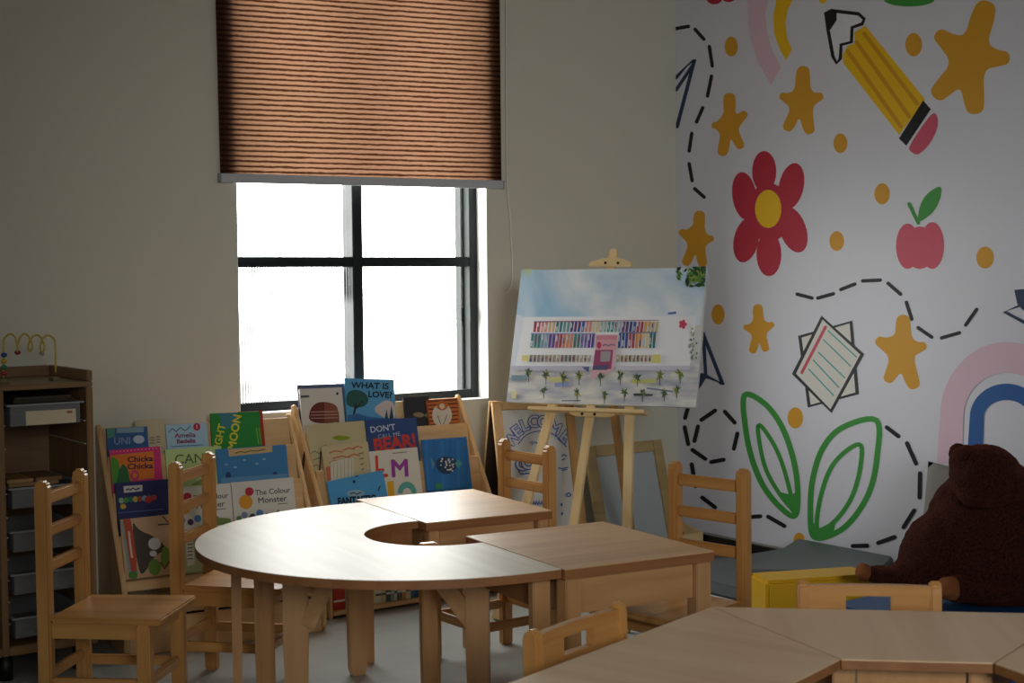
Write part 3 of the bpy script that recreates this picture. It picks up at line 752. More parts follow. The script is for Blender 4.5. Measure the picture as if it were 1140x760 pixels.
# third row
def a_(A_):
    A_.poly([(137.5, 541), (158.5, 539.5), (158.5, 546.5), (138, 548.5)], 'c9c9c4'); A_.line([(141, 545), (143, 544), (145, 545.4), (148, 543), (151, 545), (155, 543.2)], 1.6, '33363c')
    for k, c_ in enumerate(('8fae9a', '4f8a4a', '2f6a5a', 'b9a84a', '9c4a3a', '7f9cc0', '3f7a8a', 'a83a3a')): A_.poly(ell(135+k*5.2, 557-k*.5, 3, 3.2), c_)
    A_.poly(ell(137, 563.5, 3.3, 3), 'c9b03a'); A_.line([(130, 571), (182, 566.5)], .9, '5a6aa5'); A_.poly(ell(165, 556, 4, 4), 'b3362f')
book(RKL, 1, (122, 538), (188, 533), '222a5e', a_, 'navy picture book with white sticker at the left end of the third row', .01, .0, group=GL)
def mon(dx, dy):
    def f(A_):
        A_.text('The Colour', 303.5+dx, 547+dy, 8.2, '33363c', -5, .01, 1.0); A_.text('Monster', 303+dx, 556+dy, 9, '33363c', -5, .01, 1.05); A_.line([(309+dx, 561+dy), (320+dx, 560+dy)], .8, '55585c')
        A_.poly(ell(273.5+dx, 558.5+dy, 7.6, 8), 'd9982a'); A_.poly(ell(277.5+dx, 547+dy, 4.8, 4.8), 'b3293f')
        for x, y, c_, s_ in ((272, 573, '7f8fae', 3.5), (281, 575, '4a3a5c', 3.5), (289, 571, '4f86b9', 4), (297, 573, '2f3338', 2.2), (266, 577, '5a8a5a', 3)): A_.poly(ell(x+dx, y+dy, s_, s_), c_)
        A_.poly([(302+dx, 578+dy), (309+dx, 567+dy), (313+dx, 570+dy), (325+dx, 571+dy), (328+dx, 580+dy)], '6f8a4a')
        A_.poly([(250+dx, 590+dy), (330+dx, 584+dy), (330+dx, 600+dy), (250+dx, 605+dy)], 'b9bca8')
    return f
book(RKL, 1, (257.5, 537), (326.5, 531), 'd5d3c8', mon(0, 0), 'white picture book with orange and red dots, right end of the third row', .01, .0, group=GL)
book(RKL, 1, (190, 543), (256.5, 537.5), 'd5d3c8', mon(-69, 6), 'white picture book with orange and red dots, seen through the back of a chair', .01, .0, group=GL)
# bottom row
def a_(A_):
    A_.poly([(131, 580), (142, 578), (154, 640), (144, 642)], '7f9a94'); A_.poly([(137, 578), (145, 577), (152, 608), (152, 640), (147, 642)], 'b5472f')
    A_.line([(143.5, 592), (145, 606), (147, 620)], 2.2, 'd9bfa5', smooth=True)
    A_.poly(chaikin([(146, 577), (154, 590), (170, 596), (181, 604), (185, 612), (172, 618), (160, 640), (154, 636)], 2), '4a4038')
    A_.poly(ell(172, 605, 7, 6.8), 'c9c9c4'); A_.poly(ell(170.5, 616, 4, 3.4), 'c9c9c4'); A_.poly(ell(172, 631, 7, 9), '5f8a34'); A_.poly(ell(184, 620, 5, 12), '6f9440'); A_.poly(ell(148, 640, 5, 4.5), '4f7f34')
    A_.line([(176, 584), (188, 583)], 1.4, '2f2a24'); A_.line([(181, 575), (187, 581)], 1.2, '2f2a24'); A_.line([(179, 626), (183, 633), (188, 625)], 2, '7a3a1f')
book(RKL, 0, (131, 578.5), (191, 572), 'bfa07a', a_, 'tan picture book with dark animal and white rounds in the bottom row', .01, .0, group=GL)
def a_(A_):
    A_.poly([(206, 602), (215, 601), (217, 628), (209, 630)], 'd5d3c8')
    for y in range(606, 626, 4): A_.line([(209, y), (214, y-.5)], 1.1, '4a4a44')
book(RKL, 0, (193, 596), (240, 592), 'a9b58a', a_, 'light green book with white label in the bottom row behind the chair', .008, .0115, group=GL)
# --- right rack, top row
def a_(A_):
    A_.line([(335, 441.5), (343, 441)], 2.6, '55585c'); A_.poly(ell(375.5, 438, 1.3, 1.8), '33363c')
    A_.poly(chaikin([(343, 471), (345, 455), (352, 448), (362, 447), (374, 450), (377, 459), (378, 471)], 2), '6b2f28'); A_.poly([(361, 448), (372, 450), (377, 459), (377.5, 470), (361, 470)], '8a4f38')
    for y in (458.5, 462, 465.5): A_.line([(346, y), (376, y-.6)], .8, 'b99a8c', round_=False)
book(RKR, 2, (328.5, 433), (380.5, 431), 'd3cdc2', a_, 'white book with maroon rounded shape at the left of the top row', .008, .012, group=GR)
book(RKR, 2, (327.5, 428.5), (384, 426.5), '4f5670', NB_, 'dark grey-blue book mostly hidden behind the white one', .008, -.004, group=GR)
def a_(A_):
    A_.text('WHAT IS', 412, 429.5, 9.4, '1f2a33', 2, .035, 1.1); A_.text('LOVE?', 423, 439.5, 9.4, '1f2a33', 2, .035, 1.05)
    A_.poly(chaikin([(385, 445), (387, 436), (396, 433), (407, 437), (411, 446), (405, 453), (394, 454), (386, 451)], 2), '2f5a52')
    A_.line([(393, 466), (396, 450)], 2.2, '2a2a2e'); A_.line([(396, 455), (403, 447)], 1.2, '2a2a2e')
    A_.poly(chaikin([(414, 456), (425, 447), (432, 445), (440, 450), (440, 468), (428, 466)], 2), 'cdbfb8')
    A_.poly([(384, 462), (398, 460), (410, 464), (440, 466), (440, 480), (384, 480)], '3a6ea0'); A_.poly([(433, 466), (435.5, 451), (438, 466)], '1f4a52'); A_.poly([(428, 466), (430, 455), (432, 466)], '1f4a52')
book(RKR, 2, (384, 421), (438.5, 422), '5aa0c9', a_, 'tall sky-blue book with dark lettering and a tree, topmost in the rack', .009, .010, group=GR)
def a_(A_):
    A_.poly(chaikin([(459, 461), (464, 458.5), (470, 459.5), (473, 462), (470, 464.5), (463, 464)], 1), '8a7a5a'); A_.poly([(472, 462), (476, 459), (476, 465)], '8a7a5a')
book(RKR, 2, (449, 442.5), (477, 440.5), '2a2a30', a_, 'black book with a small tan fish in the top row', .008, -.001, group=GR)
def a_(A_):
    for k in range(7): A_.line([(475, 447+k*4.4), (510, 444.5+k*4.4)], 1.3, '4a2a1c', round_=False)
    A_.poly(ell(492, 462, 11, 13), 'cdc4b4'); A_.poly(ell(492, 451, 6.5, 5.5), 'b5652f'); A_.poly(ell(492, 452, 3, 3), 'd9c9a8'); A_.line([(487, 462), (491, 474)], .8, '6b5a4a'); A_.line([(497, 462), (493, 474)], .8, '6b5a4a')
book(RKR, 2, (475, 445.5), (509, 442.5), 'b8622e', a_, 'orange book with dark stripes and a white rounded figure, right end of top row', .008, .010, group=GR)
# second row
def a_(A_):
    A_.poly(chaikin([(369, 487), (374, 484.5), (385, 485), (391, 487), (385, 490), (374, 490)], 1), '8a9a2a')
    for (x, y, w_, c_) in ((350, 505, 12, '6b6a4a'), (356, 512, 14, '5a5a44'), (352, 520, 10, '6b5a44'), (362, 498, 10, '8a8a6a')): A_.line([(x-w_/2, y), (x, y-3), (x+w_/2, y)], .9, c_)
    A_.line([(357, 503), (356, 532)], 1.8, '3a3a30')
book(RKR, 1, (340.5, 473), (405.5, 468), 'c2b78f', a_, 'large beige book with a small green lizard in the second row', .009, .0, group=GR)
def a_(A_):
    A_.poly([(408, 487), (467, 483), (468, 500), (409, 506)], '3a4a78')
    A_.text("DON'T", 426, 477, 9.5, 'cdd3dc', -7, .01, .95); A_.text('CALL ME', 433, 484.5, 6.5, 'aebdd0', -8, 0)
    A_.text('BEAR!', 439.5, 493.5, 20, 'c93f38', -8, .04, .92)
book(RKR, 1, (407.5, 467.5), (463.5, 464.5), '2f4a80', a_, 'dark blue book with big red capitals in the second row', .009, .011, group=GR)
# third row
def a_(A_):
    for (x, y, w_) in ((374, 503, 14), (388, 500, 12), (398, 498, 10), (380, 509, 18), (394, 507, 12), (372, 514, 10)): A_.line([(x-w_/2, y+1), (x, y-1.5), (x+w_/2, y)], 1.4, 'bf6a4a')
    A_.poly([(368, 514), (393, 509), (394, 535), (368, 537)], 'd3cdb8')
    for k in range(6): A_.line([(371+k*4, 515-k*.8), (371+k*4, 532)], .6, '9c9a88')
    A_.poly([(362, 520), (367, 519), (368, 534), (362, 536)], 'c46a4a')
    for k in range(4): A_.line([(399+k, 505+k*6), (404, 504+k*6)], 1, '6b5a3a')
book(RKR, 0, (358.5, 497), (409.5, 491.5), 'c9b98f', a_, 'beige book with reddish scribbles behind the lowest sky-blue book', .008, .0, group=GR)
def a_(A_):
    A_.text('L', 422, 517, 25, 'd4472a', -3, .03, .8); A_.text('M', 445, 522, 27, '9c3f9c', -3, .03, 1.0)
    A_.line([(417, 530), (430, 529)], 4, 'd4472a'); A_.poly([(431, 536), (438, 535), (439, 552), (432, 553)], 'dba82a')
    o = [(453-10.5*math.cos(PI*k/14), 549-13*math.sin(PI*k/14)) for k in range(15)]; i = [(453-5*math.cos(PI*k/14), 549-6*math.sin(PI*k/14)) for k in range(15)]
    A_.poly(o+i[::-1], '5fa89a'); A_.line([(437, 504.5), (452, 503)], .8, '6b6a5a')
book(RKR, 0, (411, 502.5), (464.5, 497.5), 'd9d3c4', a_, 'white book with big red and purple letters in the third row', .009, .010, group=GR)
def a_(A_):
    for k in range(6): A_.poly([(472+k*9, 490), (476+k*9, 489), (478+k*8.5, 548), (475+k*8.5, 548)], '2a6aa8' if k % 2 else '347ab5')
    rnd = random.Random(3)
    A_.poly(chaikin([(483, 516), (490, 508), (502, 508), (511, 516), (503, 527), (491, 528)], 2), '27405f')
    A_.poly([(484, 516), (479, 508), (481, 523)], '5a93a8'); A_.poly([(510, 511), (515, 516), (510, 521), (506, 516)], '4fa0a8')
    for k in range(22): A_.poly(ell(486+rnd.random()*20, 510+rnd.random()*14, 1.1, 1.0, n=8), rnd.choice(['c9cfd3', 'd9c4cf', '8fc4c9', 'e3dccf']))
    A_.poly(ell(488, 541, 4, 4), '3a8a5a'); A_.poly([(476, 546), (520, 542), (521, 549), (476, 552)], '1f5a8a')
book(RKR, 0, (470, 489.5), (519.5, 486), '2a6fae', a_, 'bright blue underwater book with speckled oval, right end of the third row', .009, .004, group=GR)
def a_(A_):
    A_.poly(ell(396, 549, 10, 4), '8fb3c4'); A_.line([(390, 549.5), (394, 548), (397, 550), (402, 548)], 1.2, '1f2a33'); A_.text('FANTASTIC', 397, 556.5, 10.5, '20252c', -5, .05, .78)
    A_.poly(ell(394, 536, 1.6, 1.6), '1f2a33'); A_.line([(421, 546), (423, 541)], 1.2, '1f2a33'); A_.poly(ell(397, 529.5, 1.6, 1.4), '3a2a20')
book(RKR, 0, (364, 536), (426, 523), '4f9ccf', a_, 'sky-blue book with black title, in front of the others in the right rack', .009, .024, group=GR)

# spine-out books on the bottom shelf of the right rack
GS = 'books standing spine-out on the bottom shelf of the right rack'
spec = [('b03028', .05, .20, 'wide red book with white dots at the left end of the bottom shelf'), ('8c8f96', .012, .22, None), ('d8d2c8', .03, .20, None), ('c9c4bd', .022, .21, None), ('2a2a2e', .010, .20, None), ('b9b4a8', .012, .20, None), ('9c5f34', .03, .19, None), ('d9cd8f', .010, .20, None), ('cfc9b8', .028, .20, None), ('bfb890', .018, .21, None),
        ('4a5a5c', .022, .20, None), ('8f9a96', .014, .19, None), ('c4c9c4', .012, .21, None), ('5a5a58', .02, .20, None), ('b58a4a', .018, .20, None), ('c9b9a0', .022, .19, None), ('3f6a8a', .016, .20, None), ('2f4f74', .02, .21, None), ('7f9ab0', .012, .19, None), ('a8b9c4', .014, .20, None), ('5f88a5', .02, .2, None), ('35506b', .014, .21, None),
        ('c9b36a', .016, .20, None), ('8a8f4a', .018, .19, None), ('d3c9b0', .014, .21, None), ('6b5a3a', .02, .2, None), ('a33a34', .014, .19, None), ('d0cbb9', .018, .2, None), ('49604f', .016, .2, None), ('c2a24a', .014, .21, None), ('80756a', .02, .2, None)]
cn = {'8c8f96': 'grey', 'd8d2c8': 'white', 'c9c4bd': 'off-white', '2a2a2e': 'black', 'b9b4a8': 'greyish', '9c5f34': 'brown', 'd9cd8f': 'thin yellow', 'cfc9b8': 'cream', 'bfb890': 'pale olive', '4a5a5c': 'slate', '8f9a96': 'grey-green', 'c4c9c4': 'pale grey', '5a5a58': 'charcoal', 'b58a4a': 'ochre', 'c9b9a0': 'tan', '3f6a8a': 'steel blue', '2f4f74': 'navy blue', '7f9ab0': 'light blue', 'a8b9c4': 'ice blue', '5f88a5': 'mid blue', '35506b': 'dark blue', 'c9b36a': 'mustard', '8a8f4a': 'moss green', 'd3c9b0': 'ivory', '6b5a3a': 'dark brown', 'a33a34': 'brick red', 'd0cbb9': 'bone white', '49604f': 'dark green', 'c2a24a': 'gold', '80756a': 'taupe'}
x = .028
for k, (c_, w, h, lb) in enumerate(spec):
    if x+w > .765: break
    p = RKR.M @ Vector((x, -.285, .031))
    mb = MB(); m_ = ink(c_, .42)
    mb.box((0, 0, 0), (w, .0025, h), m_, .0008); mb.box((0, .0025, 0), (.002, .16, h), m_, .0005); mb.box((w-.002, .0025, 0), (w, .16, h), m_, .0005)
    mb.box((.0022, .003, .003), (w-.0022, .157, h-.003), PAGE, 0)
    light = 'ddd8cc' if sum(lin(c_)) < 1 else '4a4a4a'
    if w > .011:
        for zz in (.03, h-.03): mb.box((.001, -.0004, zz), (w-.001, .0006, zz+.008), ink(light), 0)
    o = mb.build('spine_out_book'); o.location = p
    if k == 0:
        rnd = random.Random(5)
        for j in range(0): pass
    prev = 'red' if k == 1 else cn.get(spec[k-1][0], '')
    tag(o, lb or ('%s book spine on the bottom shelf, just right of the %s one' % (cn[c_], prev)), 'book', GS)
    x += w+.0012

# ================================================================== TRAY CABINET + BEAD MAZE
CY = -.45
xr = at_y(107, 600, CY).x; zb_ = at_y(104, 716, CY).z; zt_ = at_y(104, 430, CY).z
xi = at_y(8, 600, CY).x                     # right face of the middle divider
cabt = thing('tray_cabinet', 'brown wooden cabinet with open front holding clear plastic trays', 'cabinet', (xr, CY, 0))
Wc = 2*(xr-xi)+.02; Dp = .42
def cb(lo, hi, name, m=CAB['z'], bev=.003):
    mb = MB(); mb.box(lo, hi, m, bev); return mb.build(name, cabt)
ip = xi-xr
cb((-.022, 0, zb_-.0), (0, Dp, zt_), 'side_panel')
cb((ip-.022, 0, zb_), (ip, Dp, zt_), 'divider'); cb((2*ip, 0, zb_), (2*ip+.022, Dp, zt_), 'side_panel')
cb((2*ip, 0, zt_), (0, Dp, zt_+.018), 'top_panel', CAB['x'])
cb((2*ip+.0225, 0, zb_), (ip-.0225, Dp, zb_+.03), 'bottom_panel', CAB['x']); cb((ip+.0005, 0, zb_), (-.0225, Dp, zb_+.03), 'bottom_panel', CAB['x'])
cb((2*ip+.0225, Dp-.012, zb_+.031), (-.0225, Dp-.001, zt_-.001), 'back_panel', CAB['x'])
cb((2*ip, Dp-.02, zt_+.0185), (-.019, Dp, zt_+.055), 'gallery_rail', CAB['x']); cb((-.018, 0, zt_+.0185), (0, Dp, zt_+.055), 'gallery_rail', CAB['y'])
for x_ in (-.05, ip, 2*ip+.05):
    for y_ in (.05, Dp-.05):
        mb = MB(); mb.cyl((x_, y_, 0), (x_, y_, zb_-.0005), .022, BLACKM); mb.build('foot', cabt)
RUN = mat('runner_plastic', 'b8b09a', .5)
for yy in (466, 492, 541, 567, 589, 613, 636, 660, 684):
    z = at_y(60, yy, CY).z-.012
    for x0 in (ip+.0003, -.0225-.007):
        mb = MB(); mb.box((x0, .01, z-.004), (x0+.007, Dp-.02, z), RUN, .001); mb.build('tray_runner', cabt)
def clearp():
    m = bpy.data.materials.new('clear_plastic'); m.use_nodes = True; nt = m.node_tree; b = nt.nodes['Principled BSDF']
    b.inputs['Base Color'].default_value = (.28, .30, .31, 1); b.inputs['Roughness'].default_value = .3; b.inputs['Alpha'].default_value = .5
    tc = nt.nodes.new('ShaderNodeTexCoord'); ns = nt.nodes.new('ShaderNodeTexNoise'); ns.inputs['Scale'].default_value = 8; nt.links.new(tc.outputs['Object'], ns.inputs['Vector'])
    mr = nt.nodes.new('ShaderNodeMapRange'); mr.inputs['To Min'].default_value = .35; mr.inputs['To Max'].default_value = .5; nt.links.new(ns.outputs['Fac'], mr.inputs['Value']); nt.links.new(mr.outputs['Result'], b.inputs['Alpha'])
    return m
CLR = clearp()
xa, xb_ = xr+ip+.009, xr-.022-.009
def tray(y_rim, hpx, label, inner=None):
    zr = at_y(60, y_rim, CY).z; zb2 = at_y(60, y_rim+hpx, CY).z
    t = thing('plastic_tray', label, 'tray', ((xa+xb_)/2, CY+.005, zb2), 0, 'clear trays in the wooden cabinet')
    w = (xb_-xa)/2; h = zr-zb2; d = .36; th = .003
    mb = MB(); mb.box((-w+.012, 0, 0), (w-.012, d, th), CLR, 0)
    mb.box((-w+.012, 0, th), (w-.012, th, h), CLR, 0); mb.box((-w+.012, d-th, th), (w-.012, d, h), CLR, 0)
    mb.box((-w+.012, th, th), (-w+.012+th, d-th, h), CLR, 0); mb.box((w-.012-th, th, th), (w-.012, d-th, h), CLR, 0); mb.build('tray_body', t)
    mb = MB(); RM = mat('tray_rim', '8a9296', .35)
    mb.box((-w, -.008, h), (w, 0, h+.006), RM, .001); mb.box((-w, 0, h), (-w+.014, d, h+.006), RM, .001); mb.box((w-.014, 0, h), (w, d, h+.006), RM, .001); mb.build('tray_rim', t)
    return t, w, h, d
t1, w, h, d = tray(450, 22, 'clear plastic tray with a cream label card, uppermost in the wooden cabinet')
pa, pb = at_y(29, 458, CY), at_y(85, 470, CY)
mb = MB(); mb.box((pa.x-t1.location.x, -.002, pb.z-t1.location.z), (pb.x-t1.location.x, -.0003, pa.z-t1.location.z), mat('label_card', 'cfc3a4', .7), 0)
mb.box((pb.x-t1.location.x-.03, -.0024, pa.z-t1.location.z-.014), (pb.x-t1.location.x-.012, -.0019, pa.z-t1.location.z-.006), ink('9c5a4a'), 0); mb.build('label_card', t1)
t2, *_ = tray(541.5, 21, 'clear plastic tray piled with wooden boards, second from the top')
tray(589, 21, 'clear plastic tray, third from the top of the wooden cabinet')
tray(636, 21, 'clear plastic tray, fourth from the top of the wooden cabinet')
t5, *_ = tray(684, 21, 'clear plastic tray with pale contents, lowest in the wooden cabinet')
# contents
z = at_y(60, 450, CY).z+.0065
mb = MB(); mb.box((xa+.03, CY+.03, z), (xb_-.02, CY+.3, z+.012), ink('3a2f24'), .002); mb.box((xa+.035, CY+.032, z+.0125), (xb_-.03, CY+.28, z+.020), ink('4a3d30'), .002)
o = mb.build('stacked_folder'); tag(o, 'dark flat folders lying on the topmost clear tray', 'folder')
zt2 = at_y(60, 541.5, CY).z
rnd = random.Random(11)
for k, (px0, px1, dz, c_, nm) in enumerate(((12, 68, .0, 'b08a55', 'long lower'), (42, 72, .013, '8f6a3c', 'dark upper'), (10, 40, .013, 'c09a66', 'short pale'))):
    a = at_y(px0, 536, CY).x; b2_ = at_y(px1, 536, CY).x
    mb = MB(); mb.box((a, CY+.02+.0*k, zt2+.0065+dz), (b2_-.001, CY+.2, zt2+.0065+dz+.012), wood('toy_wood_%d' % k, c_, '7a5a34', 'x', .5), .002)
    o = mb.build('wooden_board'); tag(o, '%s wooden board piled on the second clear tray' % nm, 'board', 'wooden boards on the second tray')
# bead maze
zt3 = zt_+.018
BMY = CY+.12
w1 = lambda x_, y_, dy=0: at_y(x_/3.8, 360+y_/3.8, BMY+dy)
bt_ = thing('bead_maze', 'toy bead maze with looping yellow wire and coloured beads on the cabinet', 'toy', (w1(15, 235).x, BMY, zt3))
O_ = Vector(bt_.location)
WY = mat('yellow_wire', 'b8a02a', .35)
path = [(-95, 60), (-60, 45), (-30, 60), (-15, 110), (0, 80)]
pp = [(15, 232), (15, 90), (22, 60), (45, 44), (66, 62), (74, 110), (72, 122), (80, 70), (103, 43), (124, 60), (137, 96), (128, 118), (119, 100), (130, 66), (154, 48), (176, 64), (188, 100), (180, 122), (171, 100), (182, 62), (205, 50), (228, 66), (235, 100), (235, 207)]
sp = spline(pp, False, 5)
zz_ = lambda k: .012*math.sin(k*.21)
pts = []
for k, p in enumerate(sp):
    q_ = w1(*p, zz_(k)); pts.append(q_-O_)
pts[0].z = max(pts[0].z, .001)
mb = MB(); mb.tube(pts, .0032, WY, 8); wire_ = mb.build('wire', bt_)
def bead(x_, y_, c_, r=.0105, sq=.8):
    mb = MB(); q_ = w1(x_, y_)-O_; mb.ball(q_, (r, r, r*sq), mat('bead_'+c_, c_, .3), 14); mb.build('bead', wire_)
zbase = -O_.z
for k, c_ in enumerate(('a3242f', '2a7a45', 'c9a828', '2a4a8f')): bead(17, 211-k*26, c_)
bead(75, 122, '8f1f24'); bead(178, 127, '9a8f8a', .0095)
fx = w1(228, 207)-O_
mb = MB(); mb.box((-.02, -.03, .0005), (.012, .03, .012), mat('maze_foot', '6f6a3a', .5), .003); mb.build('foot', bt_)
mb = MB(); mb.box((fx.x-.012, -.03, .0005), (fx.x+.012, .03, .012), mat('maze_foot', '6f6a3a', .5), .003); mb.build('foot', bt_)

# ================================================================== EASEL WITH PAINTING
ER = Vector((.5, -.866, 0)); EN = Vector((-.866, -.5, 0))        # along the ledge, horizontal normal to the viewer
TILT = D2R(17); 
EUP = (Vector((0, 0, 1))*math.cos(TILT)-EN*math.sin(TILT)).normalized(); ENO = EN*math.cos(TILT)+Vector((0, 0, 1))*math.sin(TILT)
LP = at_y(655, 454, -.85)                                         # centre of the ledge
et = thing('easel', 'pale pine A-frame easel holding the building painting', 'easel', (LP.x, LP.y, 0), math.atan2(ER.y, ER.x))
EI = (Matrix.Translation(et.location) @ Matrix.Rotation(math.atan2(ER.y, ER.x), 4, 'Z')).inverted()
def epx(px, py, off=0): return EI @ (on_plane(px, py, LP+ENO*off, ENO))
# canvas from its four corners on the tilted plane
cn4 = [on_plane(*p, LP+ENO*.022, ENO) for p in ((584, 302), (792, 296), (770, 455), (560, 445.5))]
ctr = sum(cn4, Vector())/4
cu_ = ((cn4[1]-cn4[0])+(cn4[2]-cn4[3])).normalized(); cv_ = ENO.cross(cu_).normalized()
cw = ((cn4[1]-cn4[0]).length+(cn4[2]-cn4[3]).length)/2; chh = ((cn4[0]-cn4[3]).dot(cv_)+(cn4[1]-cn4[2]).dot(cv_))/2
MC = Matrix((cu_, cv_, ENO)).transposed().to_4x4(); MC.translation = ctr; MCi = MC.inverted()
def feet(px, py, L, off=0):
    """extend down the easel plane to the floor from a picture point"""
    p = on_plane(px, py, LP+ENO*off, ENO)
    return p
def ebar(pw, qw, w, d, m, name, up=None):
    mb = MB(); up = up or (EI.to_3x3() @ ENO); mb.bar(EI @ pw, EI @ qw, w, d, m, up=up); return mb.build(name, et)
def to_floor(a, b_):
    dv = (b_-a); return a+dv*((.002-a.z)/dv.z)
off = -.014
for (pa_, pb_) in (((614, 456), (586, 562)), ((701, 456), (698.5, 586))):
    a, b_ = on_plane(*pa_, LP+ENO*off, ENO), on_plane(*pb_, LP+ENO*off, ENO)
    f_ = to_floor(a, b_); topp = a+(a-b_).normalized()*.40
    ebar(f_, topp, .036, .020, PINE['z'], 'front_leg')
a, b_ = on_plane(657, 464, LP+ENO*(off-.0), ENO), on_plane(639.5, 580, LP+ENO*off, ENO)
up_ = (a-b_).normalized()
top_m = on_plane(683, 280, LP+ENO*off, ENO)
ebar(b_-up_*.10, top_m, .034, .018, PINE['z'], 'mast')
# ledge, lower slider, top clip
l0, l1 = on_plane(591, 450.5, LP+ENO*.02, ENO), on_plane(720, 454.5, LP+ENO*.02, ENO)
l0 = l0-EUP*.017; l1 = l1-EUP*.017
mb = MB(); mb.bar(EI @ l0, EI @ l1, .014, .055, PINE['x'], up=EI.to_3x3() @ ENO); mb.build('ledge', et)
def plate(pts_px, th, off_, m, name, holes=()):
    P_ = [EI @ on_plane(*p, LP+ENO*off_, ENO) for p in pts_px]
    mb = MB(); mb.prism(P_, EI.to_3x3() @ (ENO*th), m, .002); po = mb.build(name, et)
    for hpx in holes:
        mb = MB()
        c_ = EI @ on_plane(*hpx, LP+ENO*(off_+th+.0006), ENO); nn = EI.to_3x3() @ ENO
        mb.cyl(c_-nn*.002, c_+nn*.002, .0055, mat('screw', '3a2f22', .4, .6), 10); mb.build('screw', po)
    return po
plate([(632.5, 457.5), (688, 458.5), (684, 463), (678, 465), (643, 464), (637, 462)], .02, .0, PINE['x'], 'slider_block', ((648, 460.5), (662, 461)))
plate([(656.5, 297.5), (658, 293), (668, 290), (672, 288.5), (694, 288.8), (699, 291.5), (704.5, 292.5), (704.5, 297.5)], .016, .028, PINE['x'], 'top_clip', ((674, 292.5), (688, 292.6)))
plate([(679.5, 291), (680.5, 284), (680, 279.5), (684, 277.5), (688, 279), (689, 284), (688, 291)], .016, .012, PINE['z'], 'mast_head')
# rear leg towards the wall
ra = on_plane(676, 463, LP+ENO*(-.045), ENO)
rb = at_y(696, 570, -.62)
hinge = ra+EUP*.25
dirr = (rb-ra); fl_ = ra+dirr*((.002-ra.z)/dirr.z)
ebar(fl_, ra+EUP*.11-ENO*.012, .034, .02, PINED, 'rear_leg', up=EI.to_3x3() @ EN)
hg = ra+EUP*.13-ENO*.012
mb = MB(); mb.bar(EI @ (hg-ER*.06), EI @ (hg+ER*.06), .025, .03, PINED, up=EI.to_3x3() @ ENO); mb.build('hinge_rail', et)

# painting canvas
sky = bpy.data.materials.new('watercolour_sky'); sky.use_nodes = True; nt = sky.node_tree; b = nt.nodes['Principled BSDF']; b.inputs['Roughness'].default_value = .45
tc = nt.nodes.new('ShaderNodeTexCoord'); n1 = nt.nodes.new('ShaderNodeTexNoise'); n1.inputs['Scale'].default_value = 3.2; n1.inputs['Detail'].default_value = 5; n1.inputs['Distortion'].default_value = .5
nt.links.new(tc.outputs['Object'], n1.inputs['Vector']); cr = nt.nodes.new('ShaderNodeValToRGB')
for p_, c_ in ((0.36, 'f0f4f6'), (.5, 'd6e7f1'), (.66, '98c4e2')):
    e = cr.color_ramp.elements[0] if p_ == .36 else (cr.color_ramp.elements[1] if p_ == .66 else cr.color_ramp.elements.new(p_))
    e.position = p_; e.color = (*lin(c_), 1)
nt.links.new(n1.outputs['Fac'], cr.inputs['Fac']); nt.links.new(cr.outputs['Color'], b.inputs['Base Color'])
wash = bpy.data.materials.new('watercolour_ground'); wash.use_nodes = True; nt = wash.node_tree; b = nt.nodes['Principled BSDF']; b.inputs['Roughness'].default_value = .45
tc = nt.nodes.new('ShaderNodeTexCoord'); mp = nt.nodes.new('ShaderNodeMapping'); mp.inputs['Scale'].default_value = (5, 16, 1); n1 = nt.nodes.new('ShaderNodeTexNoise'); n1.inputs['Scale'].default_value = 1.6; n1.inputs['Detail'].default_value = 6
nt.links.new(tc.outputs['Object'], mp.inputs['Vector']); nt.links.new(mp.outputs['Vector'], n1.inputs['Vector']); cr = nt.nodes.new('ShaderNodeValToRGB')
for p_, c_ in ((0.3, 'a9adc0'), (.45, 'e6e6e4'), (.7, 'f0eee2')):
    e = cr.color_ramp.elements[0] if p_ == .3 else (cr.color_ramp.elements[1] if p_ == .7 else cr.color_ramp.elements.new(p_))
    e.position = p_; e.color = (*lin(c_), 1)
nt.links.new(n1.outputs['Fac'], cr.inputs['Fac']); nt.links.new(cr.outputs['Color'], b.inputs['Base Color'])
mb = MB(); mb.box((-cw/2, -chh/2, -.02), (cw/2, chh/2, 0), mat('canvas_edge', 'd5d6d3', .6), .001)
def cxf(px, py, z):
    q_ = MCi @ on_plane(px, py, ctr, ENO)
    return Vector((min(max(q_.x, -cw/2+.0005), cw/2-.0005), min(max(q_.y, -chh/2+.0005), chh/2-.0005), .0002+z))
K = Art(mb, cxf, .00003)
K.poly([(560, 280), (810, 280), (780, 362), (560, 362)], sky)
K.poly([(540, 392), (790, 392), (790, 470), (540, 470)], wash)
kz = lambda x_, y_: (570+x_/5.1818, 330+y_/5.1818)       # drawing frame of the lower half
def kp(pts, c_): K.poly([kz(*p) for p in pts], c_)
kp([(60, 118), (1065, 112), (1025, 402), (20, 402)], 'f2f3f6')
kp([(-40, 100), (70, 118), (20, 402), (-60, 400)], 'e0e7f2')
rnd = random.Random(4)
cols1 = ['b5485a', 'd98f86', 'd9b98f', '3f8087', '6fa0a5', '5a4a94', '4456a0', 'd98f86', 'dfc9a0', '9fbcae', '4f9494', '9fb0b9', '6b4a80', '3f4f98', 'b5485a', 'd9a45a', 'c9b98f']
